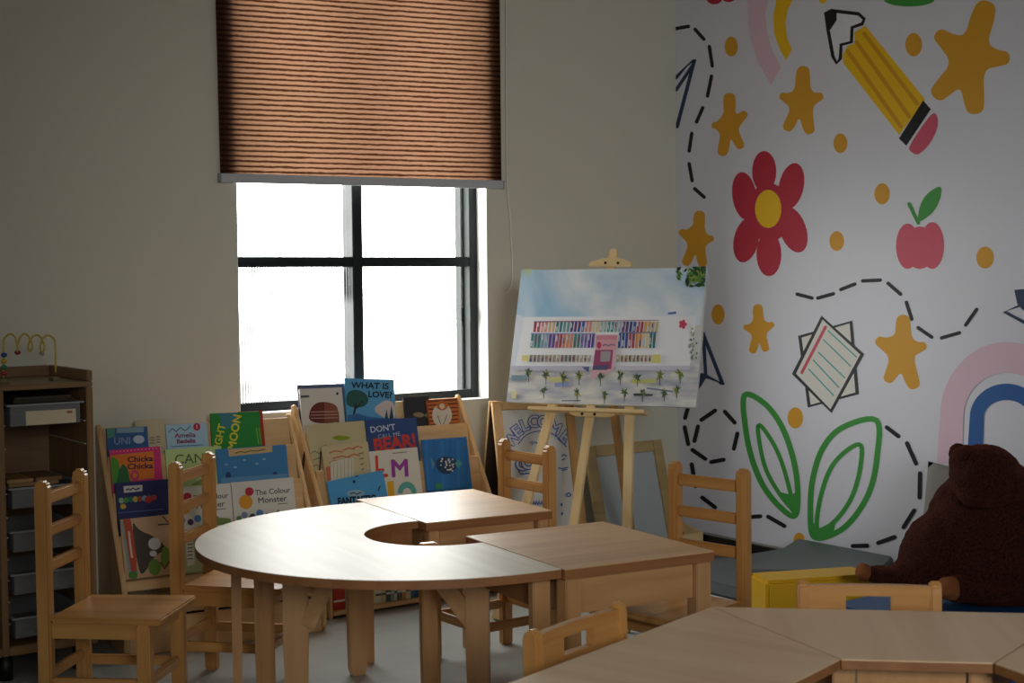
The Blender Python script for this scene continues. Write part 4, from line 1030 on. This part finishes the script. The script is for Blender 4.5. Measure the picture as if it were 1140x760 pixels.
def facade(x0, x1, y0t, y0b, skew, cols, n):
    w = (x1-x0)/n
    for k in range(n):
        c_ = cols[int(k*len(cols)/n) % len(cols)]; xa_ = x0+k*w
        kp([(xa_+skew, y0t), (xa_+w*.74+skew, y0t), (xa_+w*.70, y0b), (xa_, y0b)], c_)
        if rnd.random() < .75:
            yy = y0t+rnd.random()*(y0b-y0t)*.5
            kp([(xa_+w*.1+skew*.5, yy), (xa_+w*.42+skew*.5, yy), (xa_+w*.4+skew*.4, yy+(y0b-y0t)*.42), (xa_+w*.08+skew*.4, yy+(y0b-y0t)*.42)], rnd.choice(['e4e6ea', '4a4a78', 'cdd6de', '8f3f55']))
facade(122, 845, 145, 205, 8, cols1, 34)
kp([(128, 143), (850, 135), (850, 139), (128, 150)], '9c6a78')
facade(106, 478, 218, 296, 8, ['3f8a87', '7fa0b5', '6a4aa0', 'b5485a', 'd98f6f', '3f8a87', '8f7fb9', '6a4aa0'], 18)
facade(612, 832, 212, 298, 6, ['3a4f8f', 'b5485a', 'd9954a', 'dcc9a4', '2f7f80'], 11)
kp([(112, 212), (482, 212), (482, 218), (112, 219)], '8f86b5'); kp([(622, 207), (838, 205), (838, 211), (622, 213)], '6f7fa0')
facade(102, 462, 338, 378, 3, ['8f8a7f', 'a59a80', '7f7a74', 'b0a58f'], 16)
facade(605, 812, 340, 378, 2, ['a59a72', '8f8a6f', 'b5a880'], 9)
kp([(60, 342), (100, 338), (96, 374), (60, 374)], 'e3d98f'); kp([(815, 336), (860, 336), (858, 384), (812, 384)], 'e3da84')
kp([(490, 222), (612, 222), (605, 308), (484, 308)], 'dfa3b0'); kp([(484, 308), (602, 305), (590, 425), (455, 480)], 'e0b3bd')
kp([(482, 310), (586, 308), (575, 420), (470, 420)], 'a04a72'); kp([(515, 318), (572, 316), (568, 375), (512, 378)], 'a8a0a8'); kp([(470, 400), (560, 396), (552, 425), (468, 425)], '5f5a80')
kp([(492, 228), (606, 228), (604, 250), (490, 250)], 'd58f9c')
K.poly([kz(*p) for p in ell(505, 282, 12, 20)], 'c4365f'); K.line([kz(*p) for p in ((528, 284), (545, 278), (560, 287), (575, 276), (592, 282))], 1.6, '8a7f88')
for k in range(5):
    a = k*2*PI/5; K.poly([kz(*p) for p in ell(988+15*math.cos(a), 162+17*math.sin(a), 9, 10)], 'd2466f')
K.poly([kz(*p) for p in ell(988, 164, 9, 16)], 'd2466f')
kp([(0, 402), (420, 400), (450, 420), (400, 432), (0, 428)], 'c4c4d3'); kp([(405, 408), (450, 405), (445, 440)], '5f6a94'); kp([(600, 402), (1030, 400), (1028, 425), (600, 430)], 'cfcfdc')
kp([(0, 455), (90, 455), (90, 482), (0, 488)], '7f9aa5'); kp([(200, 470), (290, 462), (340, 488), (230, 498)], 'cfcf8f'); kp([(690, 480), (830, 478), (830, 500), (690, 502)], 'c9cf7a'); kp([(250, 500), (330, 495), (340, 518), (250, 525)], '93a0cf')
kp([(705, 560), (820, 565), (810, 575), (705, 574)], '3f4a40'); kp([(780, 525), (930, 545), (930, 553), (780, 535)], '7f86a0'); kp([(290, 600), (400, 598), (400, 605), (290, 606)], '6f7a9a'); kp([(0, 548), (30, 548), (25, 590), (0, 590)], 'e3d9a8')
kp([(900, 95), (950, 88), (950, 102), (905, 106)], '5f7fb5')
def palm(x_, y_, s_, c_):
    for k in range(16):
        a = rnd.random()*2*PI; r_ = s_*(.45+.55*rnd.random())
        x2, y2 = x_+r_*math.cos(a)*.8, y_+r_*math.sin(a)
        kp([(x_-7*math.sin(a), y_+7*math.cos(a)), (x2, y2), (x_+7*math.sin(a), y_-7*math.cos(a))], c_ if rnd.random() < .7 else rnd.choice(['8fa03f', '2f5047', 'b5b04a']))
    kp([(x_-3, y_), (x_+3, y_), (x_+2, y_+s_*1.4), (x_-2, y_+s_*1.4)], '6f7060')
for (x_, y_) in ((100, 442), (200, 455), (298, 462), (392, 458), (515, 462), (630, 455), (728, 465)): palm(x_, y_, 40, '3c5844')
for (x_, y_) in ((858, 455), (975, 445)): palm(x_, y_, 44, '72853a')
for (x_, y_) in ((190, 540), (382, 560), (540, 572), (655, 555), (760, 560), (885, 560), (958, 542)): palm(x_, y_, 36, '4a6646')
kz_ = kz
kz = lambda x_, y_: (550+x_/4.56, 270+y_/4.56)            # drawing frame of the top edge
rnd = random.Random(9)
for k in range(95):
    x_, y_ = max(945, 1040+rnd.gauss(0, 42)), min(250, 165+rnd.gauss(0, 34)); s_ = 14+rnd.random()*16; a = rnd.random()*PI
    kp([(x_+s_*math.cos(a), y_+s_*math.sin(a)), (x_-s_*.4*math.sin(a), y_+s_*.4*math.cos(a)), (x_-s_*math.cos(a), y_-s_*math.sin(a)), (x_+s_*.4*math.sin(a), y_-s_*.4*math.cos(a))], rnd.choice(['2f4f30', '3f6a34', '5f8a3a', '26402c', '8aa04a']))
for k in range(8): kp([(158+k*5, 140), (164+k*5, 140), (158+k*4, 165+rnd.random()*35)], 'c3cda0')
kz = kz_
for k in range(26):
    x_, y_ = 1050+rnd.gauss(0, 9), 300+rnd.gauss(0, 60)
    kp([(x_-6, y_), (x_, y_-9), (x_+6, y_), (x_, y_+9)], rnd.choice(['8fa08a', '5f7f7a', 'aab89a']))
cv = mb.build('canvas_painting'); cv.matrix_world = MC
tag(cv, 'stretched canvas with a watercolour of a long colourful building, on the easel', 'painting')

# ================================================================== WELCOME BOARD (A-frame)
AP0 = at_y(546, 447, -.245)
AD = Vector((.965, -.26, 0)); AD.normalize(); AN = Vector((AD.y, -AD.x, 0))
if AN.dot(FW) > 0: AN = -AN
at_ = thing('welcome_board', 'wooden A-frame board with blue WELCOME lettering, behind the easel', 'sign', (AP0.x, AP0.y, 0), math.atan2(AD.y, AD.x))
AI = (Matrix.Translation(at_.location) @ Matrix.Rotation(math.atan2(AD.y, AD.x), 4, 'Z')).inverted()
ZA = AP0.z
sp_ = .21
fu = (Vector((0, 0, ZA))-AN*0-(AN*sp_)).normalized()            # up along the front board
fn = AN*math.cos(math.atan2(sp_, ZA))+Vector((0, 0, 1))*math.sin(math.atan2(sp_, ZA))
p0f = Vector((AP0.x, AP0.y, ZA))
rgt = on_plane(637, 455, p0f, fn)
AW = (rgt-p0f).dot(AD)
LEN = math.hypot(sp_, ZA)
def abox(x0, x1, s0, s1, t0, t1, m, name, front=True, bev=.002):
    """box on the front (or rear) board: x along the apex, s down the slope, t outward"""
    sg = 1 if front else -1
    dn = Vector((0, -sp_*sg if True else 0, -ZA)).normalized()
    # local: x=AD, y=-AN side?  compute in local axes
    ld = AI.to_3x3() @ ((AN*sg*sp_+Vector((0, 0, -ZA))).normalized()); ln = AI.to_3x3() @ ((AN*sg*ZA+Vector((0, 0, sp_))).normalized())
    M = Matrix((Vector((1, 0, 0)), ld, ln)).transposed().to_4x4(); M.translation = (0, 0, ZA)
    mb = MB(); mb.box((x0, s0, t0), (x1, s1, t1), m, bev, M)
    bmesh.ops.recalc_face_normals(mb.bm, faces=mb.bm.faces)
    return mb, M
WB = mat('white_board', 'c3c3bf', .45)
mb, M = abox(0, .04, .004, LEN-.02, .0, .022, PLY['z'], ''); mb.build('stile', at_)
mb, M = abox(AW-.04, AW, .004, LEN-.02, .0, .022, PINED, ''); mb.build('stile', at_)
mb, M = abox(.041, AW-.041, .004, .04, .0, .022, PLY['x'], ''); mb.build('top_rail', at_)
mb, M = abox(.041, AW-.041, LEN-.10, LEN-.06, .0, .022, PLY['x'], ''); mb.build('bottom_rail', at_)
mb, M = abox(.041, AW-.041, .041, LEN-.101, .006, .014, WB, '', bev=0)
MWd = at_.matrix_basis @ M if False else (Matrix.Translation(at_.location) @ Matrix.Rotation(math.atan2(AD.y, AD.x), 4, 'Z') @ M)
MWi = MWd.inverted(); pf = MWd @ Vector((0, 0, .0145)); nf_ = (MWd.to_3x3() @ Vector((0, 0, 1))).normalized()
def wxf(px, py, z):
    q_ = MWi @ on_plane(px, py, pf, nf_); q_.x = min(max(q_.x, .043), AW-.043); q_.z = .0145+z
    return M @ q_
B_ = Art(mb, wxf, .0002); BI = '3f55a0'
wx = lambda x_, y_: (540+x_/5.064, 440+y_/5.064)
for ch_, x_, y_, r_ in (('W', 155, 248, -52), ('E', 180, 205, -38), ('L', 222, 172, -22), ('C', 272, 152, -6), ('O', 330, 152, 6), ('M', 392, 185, 24), ('E', 445, 235, 38)):
    px_, py_ = wx(x_, y_)
    B_.text(ch_, px_, py_, 18, BI, r_, .075); B_.text(ch_, px_, py_, 18, 'b9bac0', r_, .018)
B_.line([wx(*p) for p in ((185, 275), (225, 228), (280, 205), (340, 205), (400, 232), (455, 290))], 1.1, BI, smooth=True)
B_.line([wx(*p) for p in ((250, 268), (262, 258), (262, 280), (275, 262), (290, 272))], 1.3, BI)
for ch_, x_, y_ in (('C', 202, 392), ('O', 240, 385)):
    B_.text(ch_, *wx(x_, y_), 19, BI, 0, .085); B_.text(ch_, *wx(x_, y_), 19, 'b9bac0', 0, .02)
B_.line([wx(*p) for p in ((185, 420), (195, 445), (250, 440))], 1.6, BI)
for s_ in ([(428, 345), (440, 332), (455, 345)], [(410, 410), (430, 415), (462, 408)], [(430, 425), (455, 420)], [(430, 365), (445, 360)]): B_.line([wx(*p) for p in s_], 1.3, BI)
B_.line([wx(*p) for p in ell(465, 562, 12, 9)], 1.3, BI, closed=True)
for p in ((425, 617), (428, 668)): B_.poly([wx(*q_) for q_ in ell(*p, 6, 9)], BI)
for k in range(5): B_.line([wx(265+k*14, 615), wx(270+k*14, 592), wx(275+k*14, 615)], 1.1, BI)
mb.build('writing_panel', at_)
DB = mat('dark_chalkboard', '2e1c14', .6)
mb, M = abox(0, .04, .004, LEN-.02, .010, .022, PLY['z'], '', False); mb.build('rear_stile', at_)
mb, M = abox(AW-.04, AW, .004, LEN-.02, .010, .022, PLY['z'], '', False); mb.build('rear_stile', at_)
mb, M = abox(.003, AW-.003, .02, LEN-.10, .0005, .0095, DB, '', False); mb.build('chalkboard', at_)

# ================================================================== FRAMED WHITEBOARD + CRATE
yt, ybm = -.19, -.33
tl_p, tr_p = at_y(650, 498, yt), at_y(735, 488.5, yt)
fz = (tl_p.z+tr_p.z)/2
fb = thing('framed_whiteboard', 'low pine-framed grey whiteboard leaning near the corner', 'whiteboard', (tl_p.x, yt, 0))
Wf = tr_p.x-tl_p.x; sl = ybm-yt; Lf = math.hypot(sl, fz)
Mf = Matrix((Vector((1, 0, 0)), Vector((0, sl, -fz)).normalized(), Vector((0, -fz, -sl)).normalized()*1)).transposed().to_4x4(); Mf.translation = (0, 0, fz)
FRW = wood('frame_wood', 'b39a6a', '9c8355', 'x', .5)
def fbx(x0, x1, s0, s1, t0, t1, m, nm):
    mb = MB(); mb.box((x0, s0, t0), (x1, s1, t1), m, .002, Mf); bmesh.ops.recalc_face_normals(mb.bm, faces=mb.bm.faces); mb.build(nm, fb)
fbx(0, .055, 0, Lf-.004, -.01, .01, FRW, 'stile'); fbx(Wf-.055, Wf, 0, Lf-.004, -.01, .01, FRW, 'stile')
fbx(.0555, Wf-.0555, 0, .05, -.01, .01, FRW, 'top_rail'); fbx(.0555, Wf-.0555, Lf-.10, Lf-.05, -.01, .01, FRW, 'bottom_rail')
fbx(.0555, Wf-.0555, .0505, Lf-.1005, -.004, .004, mat('grey_whiteboard', 'a4aaac', .35), 'board_panel')
for x_ in (.02, Wf-.02):
    mb = MB(); mb.bar((x_, .012, fz-.03), (x_, .15, .003), .025, .018, FRW, up=(0, 1, 0)); mb.build('rear_strut', fb)
# crate
c0_ = at_z(740, 600, .10); c1_ = at_z(783, 592, .10)
cr_ = thing('wooden_crate', 'small pale wooden crate beside the black skirting', 'crate', (c1_.x-.20, c1_.y, 0), 0)
CRW = PINE['x']
for nm, lo, hi in (('front_board', (0, 0, .0), (.20, .01, .10)), ('rear_board', (0, .15, 0), (.20, .16, .13)), ('base_board', (.0105, .0105, .0), (.1895, .1495, .01))):
    mb = MB(); mb.box(lo, hi, CRW, .002); mb.build(nm, cr_)
for x_ in (0, .19):
    mb = MB(); mb.prism([(x_, .0105, 0), (x_, .1495, 0), (x_, .1495, .13), (x_, .0105, .10)], (.01, 0, 0), CRW, .001); mb.build('side_board', cr_)
mb = MB(); mb.box((.02, .02, .0105), (.10, .10, .115), mat('red_block', '9c2a26', .5), .006); o = mb.build('toy_block', None, cr_.location); tag(o, 'red toy block inside the small pale crate', 'toy')

# ================================================================== SOFT PLAY CORNER
VG = mat('grey_vinyl_foam', '5d6366', .5, bump=.15, bscale=30); VN = mat('navy_vinyl_foam', '2f3d4f', .45, bump=.1, bscale=30); VY = mat('yellow_vinyl_foam', 'd9a80c', .45, bump=.08, bscale=25); VB = mat('blue_vinyl_foam', '1f4c80', .45, bump=.1, bscale=25)
fm = thing('folding_mat', 'navy folded floor mat with white piping below the mural', 'mat', (-.80, -1.36, 0))
mb = MB(); mb.box((0, 0, 0), (.77, .60, .055), VN, .008); mb.build('lower_panel', fm)
mb = MB(); mb.box((.004, .004, .056), (.77, .60, .108), VG, .008); mb.build('upper_panel', fm)
mb = MB(); mb.box((-.003, .0, .052), (.0, .60, .058), mat('white_piping', 'c9ccd0', .5), .001); mb.build('piping', fm)
gw = MB()
q4 = [at_z(833, 621, .112), at_z(880, 607, .112), at_x(892, 600, -.03), at_x(982, 616.5, -.03), at_z(979, 637, .195), at_z(830, 636, .17)]
q4[1] = Vector((-.22, -.90, .112)) if False else q4[1]
# grey wedge lying against the wall on the folded mat
gb = MB()
A0, A1 = at_x(888, 601, -.025), at_x(984, 616, -.025)
B0, B1 = at_z(832, 635, .150), at_z(979, 637.5, .150)
for P_ in (A0, A1): P_.z = .165
gb.prism([(A0.x, A0.y, .110), (A1.x, A1.y-.05, .110), (B1.x, B1.y, .110), (B0.x, B0.y, .110)], (0, 0, .045), VG, .008)
o = gb.build('foam_wedge'); tag(o, 'dark grey foam mat lying behind the yellow block against the mural', 'mat')
yb = thing('foam_block', 'bright yellow foam block behind the slot-back chair', 'block', (-.935, -1.515, 0), D2R(-21))
mb = MB(); mb.box((0, 0, 0), (.43, .165, .20), VY, .012); mb.build('foam_body', yb)
bs = MB(); bs.box((-.86, -2.55, 0), (-.03, -1.74, .15), VB, .012); o = bs.build('foam_mattress'); tag(o, 'low blue foam seat under the brown teddy bear', 'seat')

# cushion against the mural
cp_ = at_x(1027, 525, -.09)
mb = MB(); b2 = bmesh.new(); bmesh.ops.create_grid(b2, x_segments=14, y_segments=14, size=1)
top = [v for v in b2.verts]
for v in top:
    x_, y_ = v.co.x, v.co.y; e = max(0, 1-x_*x_)**.5*max(0, 1-y_*y_)**.5
    v.co.z = .055*e**.7 if e > 0 else 0
ret = bmesh.ops.duplicate(b2, geom=b2.verts[:]+b2.edges[:]+b2.faces[:])
for g in ret['geom']:
    if isinstance(g, bmesh.types.BMVert): g.co.z = -g.co.z
for f in b2.faces: f.smooth = True
bmesh.ops.remove_doubles(b2, verts=b2.verts, dist=.0005)
bmesh.ops.recalc_face_normals(b2, faces=b2.faces)
for v in b2.verts: v.co.x *= .19; v.co.y *= .19
mb.merge(b2, mat('grey_cushion', '8d8a88', .85, bump=.2, bscale=80))
cu2 = mb.build('cushion')
cu2.rotation_euler = (D2R(90), D2R(6), D2R(-90+0)); cu2.location = (-.075, cp_.y-.185, max(cp_.z-.18, .362))
tag(cu2, 'grey cushion propped on the mural behind the teddy bear', 'cushion')

# ---- teddy bear
def blob(parts, voxel):
    b2 = bmesh.new()
    for c_, r_, rot in parts:
        bmesh.ops.create_uvsphere(b2, u_segments=24, v_segments=16, radius=1, matrix=Matrix.Translation(c_) @ rot.to_4x4() @ Matrix.Diagonal((*r_, 1)))
    me = bpy.data.meshes.new('tmp'); b2.to_mesh(me); b2.free()
    o = bpy.data.objects.new('tmp', me); C.objects.link(o)
    md = o.modifiers.new('r', 'REMESH'); md.mode = 'VOXEL'; md.voxel_size = voxel
    sm = o.modifiers.new('s', 'SMOOTH'); sm.iterations = 5; sm.factor = .6
    tx = bpy.data.textures.new('furclump', 'CLOUDS'); tx.noise_scale = .05
    dm = o.modifiers.new('d', 'DISPLACE'); dm.texture = tx; dm.strength = .014; dm.mid_level = .5
    tx2 = bpy.data.textures.new('furfine', 'CLOUDS'); tx2.noise_scale = .009
    dm2 = o.modifiers.new('e', 'DISPLACE'); dm2.texture = tx2; dm2.strength = .004; dm2.mid_level = .5
    dg = bpy.context.evaluated_depsgraph_get(); dg.update()
    m2 = bpy.data.meshes.new_from_object(o.evaluated_get(dg)); bpy.data.objects.remove(o)
    for p in m2.polygons: p.use_smooth = True
    for v in m2.vertices: v.co.z = max(v.co.z, .0015)
    return m2
fur = bpy.data.materials.new('brown_plush'); fur.use_nodes = True; nt = fur.node_tree; b = nt.nodes['Principled BSDF']
b.inputs['Roughness'].default_value = .95; b.inputs['Specular IOR Level'].default_value = .1
b.inputs['Sheen Weight'].default_value = .35; b.inputs['Sheen Roughness'].default_value = .5; b.inputs['Sheen Tint'].default_value = (*lin('8a4a34'), 1)
tc = nt.nodes.new('ShaderNodeTexCoord'); n1 = nt.nodes.new('ShaderNodeTexNoise'); n1.inputs['Scale'].default_value = 140; n1.inputs['Detail'].default_value = 8
cr = nt.nodes.new('ShaderNodeValToRGB'); cr.color_ramp.elements[0].position = .35; cr.color_ramp.elements[0].color = (*lin('22100c'), 1); cr.color_ramp.elements[1].position = .7; cr.color_ramp.elements[1].color = (*lin('43211a'), 1)
nt.links.new(tc.outputs['Object'], n1.inputs['Vector']); nt.links.new(n1.outputs['Fac'], cr.inputs['Fac']); nt.links.new(cr.outputs['Color'], b.inputs['Base Color'])
bp = nt.nodes.new('ShaderNodeBump'); bp.inputs['Strength'].default_value = .6; bp.inputs['Distance'].default_value = .01; nt.links.new(n1.outputs['Fac'], bp.inputs['Height']); nt.links.new(bp.outputs['Normal'], b.inputs['Normal'])
paw = mat('tan_plush', '7a4a2c', .95, spec=.1, bump=.5, bscale=120)
BR = Vector((-.36, -2.12, .15))
bt2 = thing('teddy_bear', 'large dark brown plush bear slumped on the blue foam seat', 'toy', BR)
# axes: viewer's right and towards viewer on the floor
vr = Vector((.815, -.58, 0)); vf = Vector((-.58, -.815, 0))
def bpx(px, py, depth=0):
    """point on the vertical plane through the bear facing the room, depth towards the room"""
    return on_plane(px, py, BR+vf*depth, vf)-BR
RV = Matrix((vr, vf, Vector((0, 0, 1)))).transposed()
def rot(a): return RV @ Matrix.Rotation(D2R(a), 3, 'Y')
PX = 1/308.
def el(px, py, dpt, rx, rz, ry, a=0): return (bpx(px, py, dpt), (rx*PX, ry*PX, rz*PX), rot(a))
bodyparts = [el(1115, 622, 0, 92, 52, 60), el(1090, 585, .0, 56, 60, 52, 0), el(1085, 558, .02, 34, 36, 40),
             el(1140, 595, 0, 64, 60, 58), el(1042, 612, 0, 36, 50, 38, 32), el(1010, 640, .0, 28, 16, 26, -8),
             el(985, 640, .02, 30, 10, 18, 5), el(1128, 560, -.02, 40, 40, 45)]
me = blob(bodyparts, .011); me.materials.clear(); me.materials.append(fur)
o = bpy.data.objects.new('body', me); C.objects.link(o); o.parent = bt2
me = blob([el(1097, 530, .14, 38, 34, 32, 10), el(1075, 513, .14, 17, 17, 18, 0), el(1122, 538, .12, 20, 24, 30, 40), el(1088, 550, .17, 20, 15, 20, 0)], .009); me.materials.clear(); me.materials.append(fur)
hd_ = bpy.data.objects.new('head', me); C.objects.link(hd_); hd_.parent = bt2
me = blob([el(1066, 504, .12, 9, 11, 7, 20)], .006); me.materials.clear(); me.materials.append(fur)
o = bpy.data.objects.new('ear', me); C.objects.link(o); o.parent = hd_
me = blob([el(1072, 655, .14, 30, 15, 18, 4), el(1100, 655, .13, 34, 16, 22, 0), el(1125, 650, .12, 30, 18, 22, 0)], .008); me.materials.clear(); me.materials.append(fur)
o = bpy.data.objects.new('front_leg', me); C.objects.link(o); o.parent = bt2
me = blob([el(1057, 655, .155, 14, 13, 15, 0)], .006); me.materials.clear(); me.materials.append(paw)
o = bpy.data.objects.new('paw', me); C.objects.link(o); o.parent = bt2
me = blob([el(962, 637, .02, 9, 10, 14, 0)], .006); me.materials.clear(); me.materials.append(paw)
o = bpy.data.objects.new('paw', me); C.objects.link(o); o.parent = bt2

# ================================================================== CAMERA, LIGHT
cam = bpy.data.cameras.new('camera'); co = bpy.data.objects.new('camera', cam); C.objects.link(co)
cam.sensor_width = 36; cam.lens = FPX*36/1140; cam.clip_start = .05
Mc = Matrix((RT, UP, -FW)).transposed().to_4x4(); Mc.translation = CAM; co.matrix_world = Mc
cam.dof.use_dof = True; cam.dof.focus_distance = 5.0; cam.dof.aperture_fstop = 6.3
bpy.context.scene.camera = co

w = bpy.data.worlds.new('sky'); bpy.context.scene.world = w; w.use_nodes = True; nt = w.node_tree
bg = nt.nodes['Background']; tc = nt.nodes.new('ShaderNodeTexCoord'); sp3 = nt.nodes.new('ShaderNodeSeparateXYZ'); nt.links.new(tc.outputs['Generated'], sp3.inputs[0])
cr = nt.nodes.new('ShaderNodeValToRGB'); cr.color_ramp.elements[0].position = .0; cr.color_ramp.elements[0].color = (.25, .26, .24, 1); cr.color_ramp.elements[1].position = .3; cr.color_ramp.elements[1].color = (1.0, .995, .97, 1)
mr = nt.nodes.new('ShaderNodeMapRange'); mr.inputs['From Min'].default_value = -.3; mr.inputs['From Max'].default_value = 1; nt.links.new(sp3.outputs['Z'], mr.inputs['Value']); nt.links.new(mr.outputs['Result'], cr.inputs['Fac'])
nt.links.new(cr.outputs['Color'], bg.inputs['Color']); bg.inputs['Strength'].default_value = 14.0

def area(name, loc, target, size, size_y, energy, col=(1, 1, 1)):
    l = bpy.data.lights.new(name, 'AREA'); l.shape = 'RECTANGLE'; l.size = size; l.size_y = size_y; l.energy = energy; l.color = col
    o = bpy.data.objects.new(name, l); C.objects.link(o); o.location = loc
    o.rotation_euler = (Vector(target)-Vector(loc)).to_track_quat('-Z', 'Y').to_euler()
    return o
p = area('window_portal', ((WX0+WX1)/2, .16, (WZ0+WZ1)/2), ((WX0+WX1)/2, -3, (WZ0+WZ1)/2), WX1-WX0, WZ1-WZ0, 1)
p.data.cycles.is_portal = True
area('side_window_light', (XL+.15, -4.2, 1.5), (-1, -1.6, .9), 2.0, 1.4, 12, (1, .99, .97))
sl_ = bpy.data.lights.new('added_centre_spot', 'SPOT'); sl_.energy = 380; sl_.spot_size = D2R(52); sl_.spot_blend = 1.0; sl_.shadow_soft_size = .6; sl_.color = (.97, .985, 1)  # added spot, brightens the middle so the outer view falls off like vignetting
so_ = bpy.data.objects.new('added_centre_spot', sl_); C.objects.link(so_); so_.location = (-4.6, -7.1, 2.0)
so_.rotation_euler = (Vector((-.75, -.6, .55))-Vector(so_.location)).to_track_quat('-Z', 'Y').to_euler()
vs_ = bpy.context.scene.view_settings
vs_.view_transform = 'Standard'; vs_.look = 'None'; vs_.exposure = 0; vs_.gamma = 1
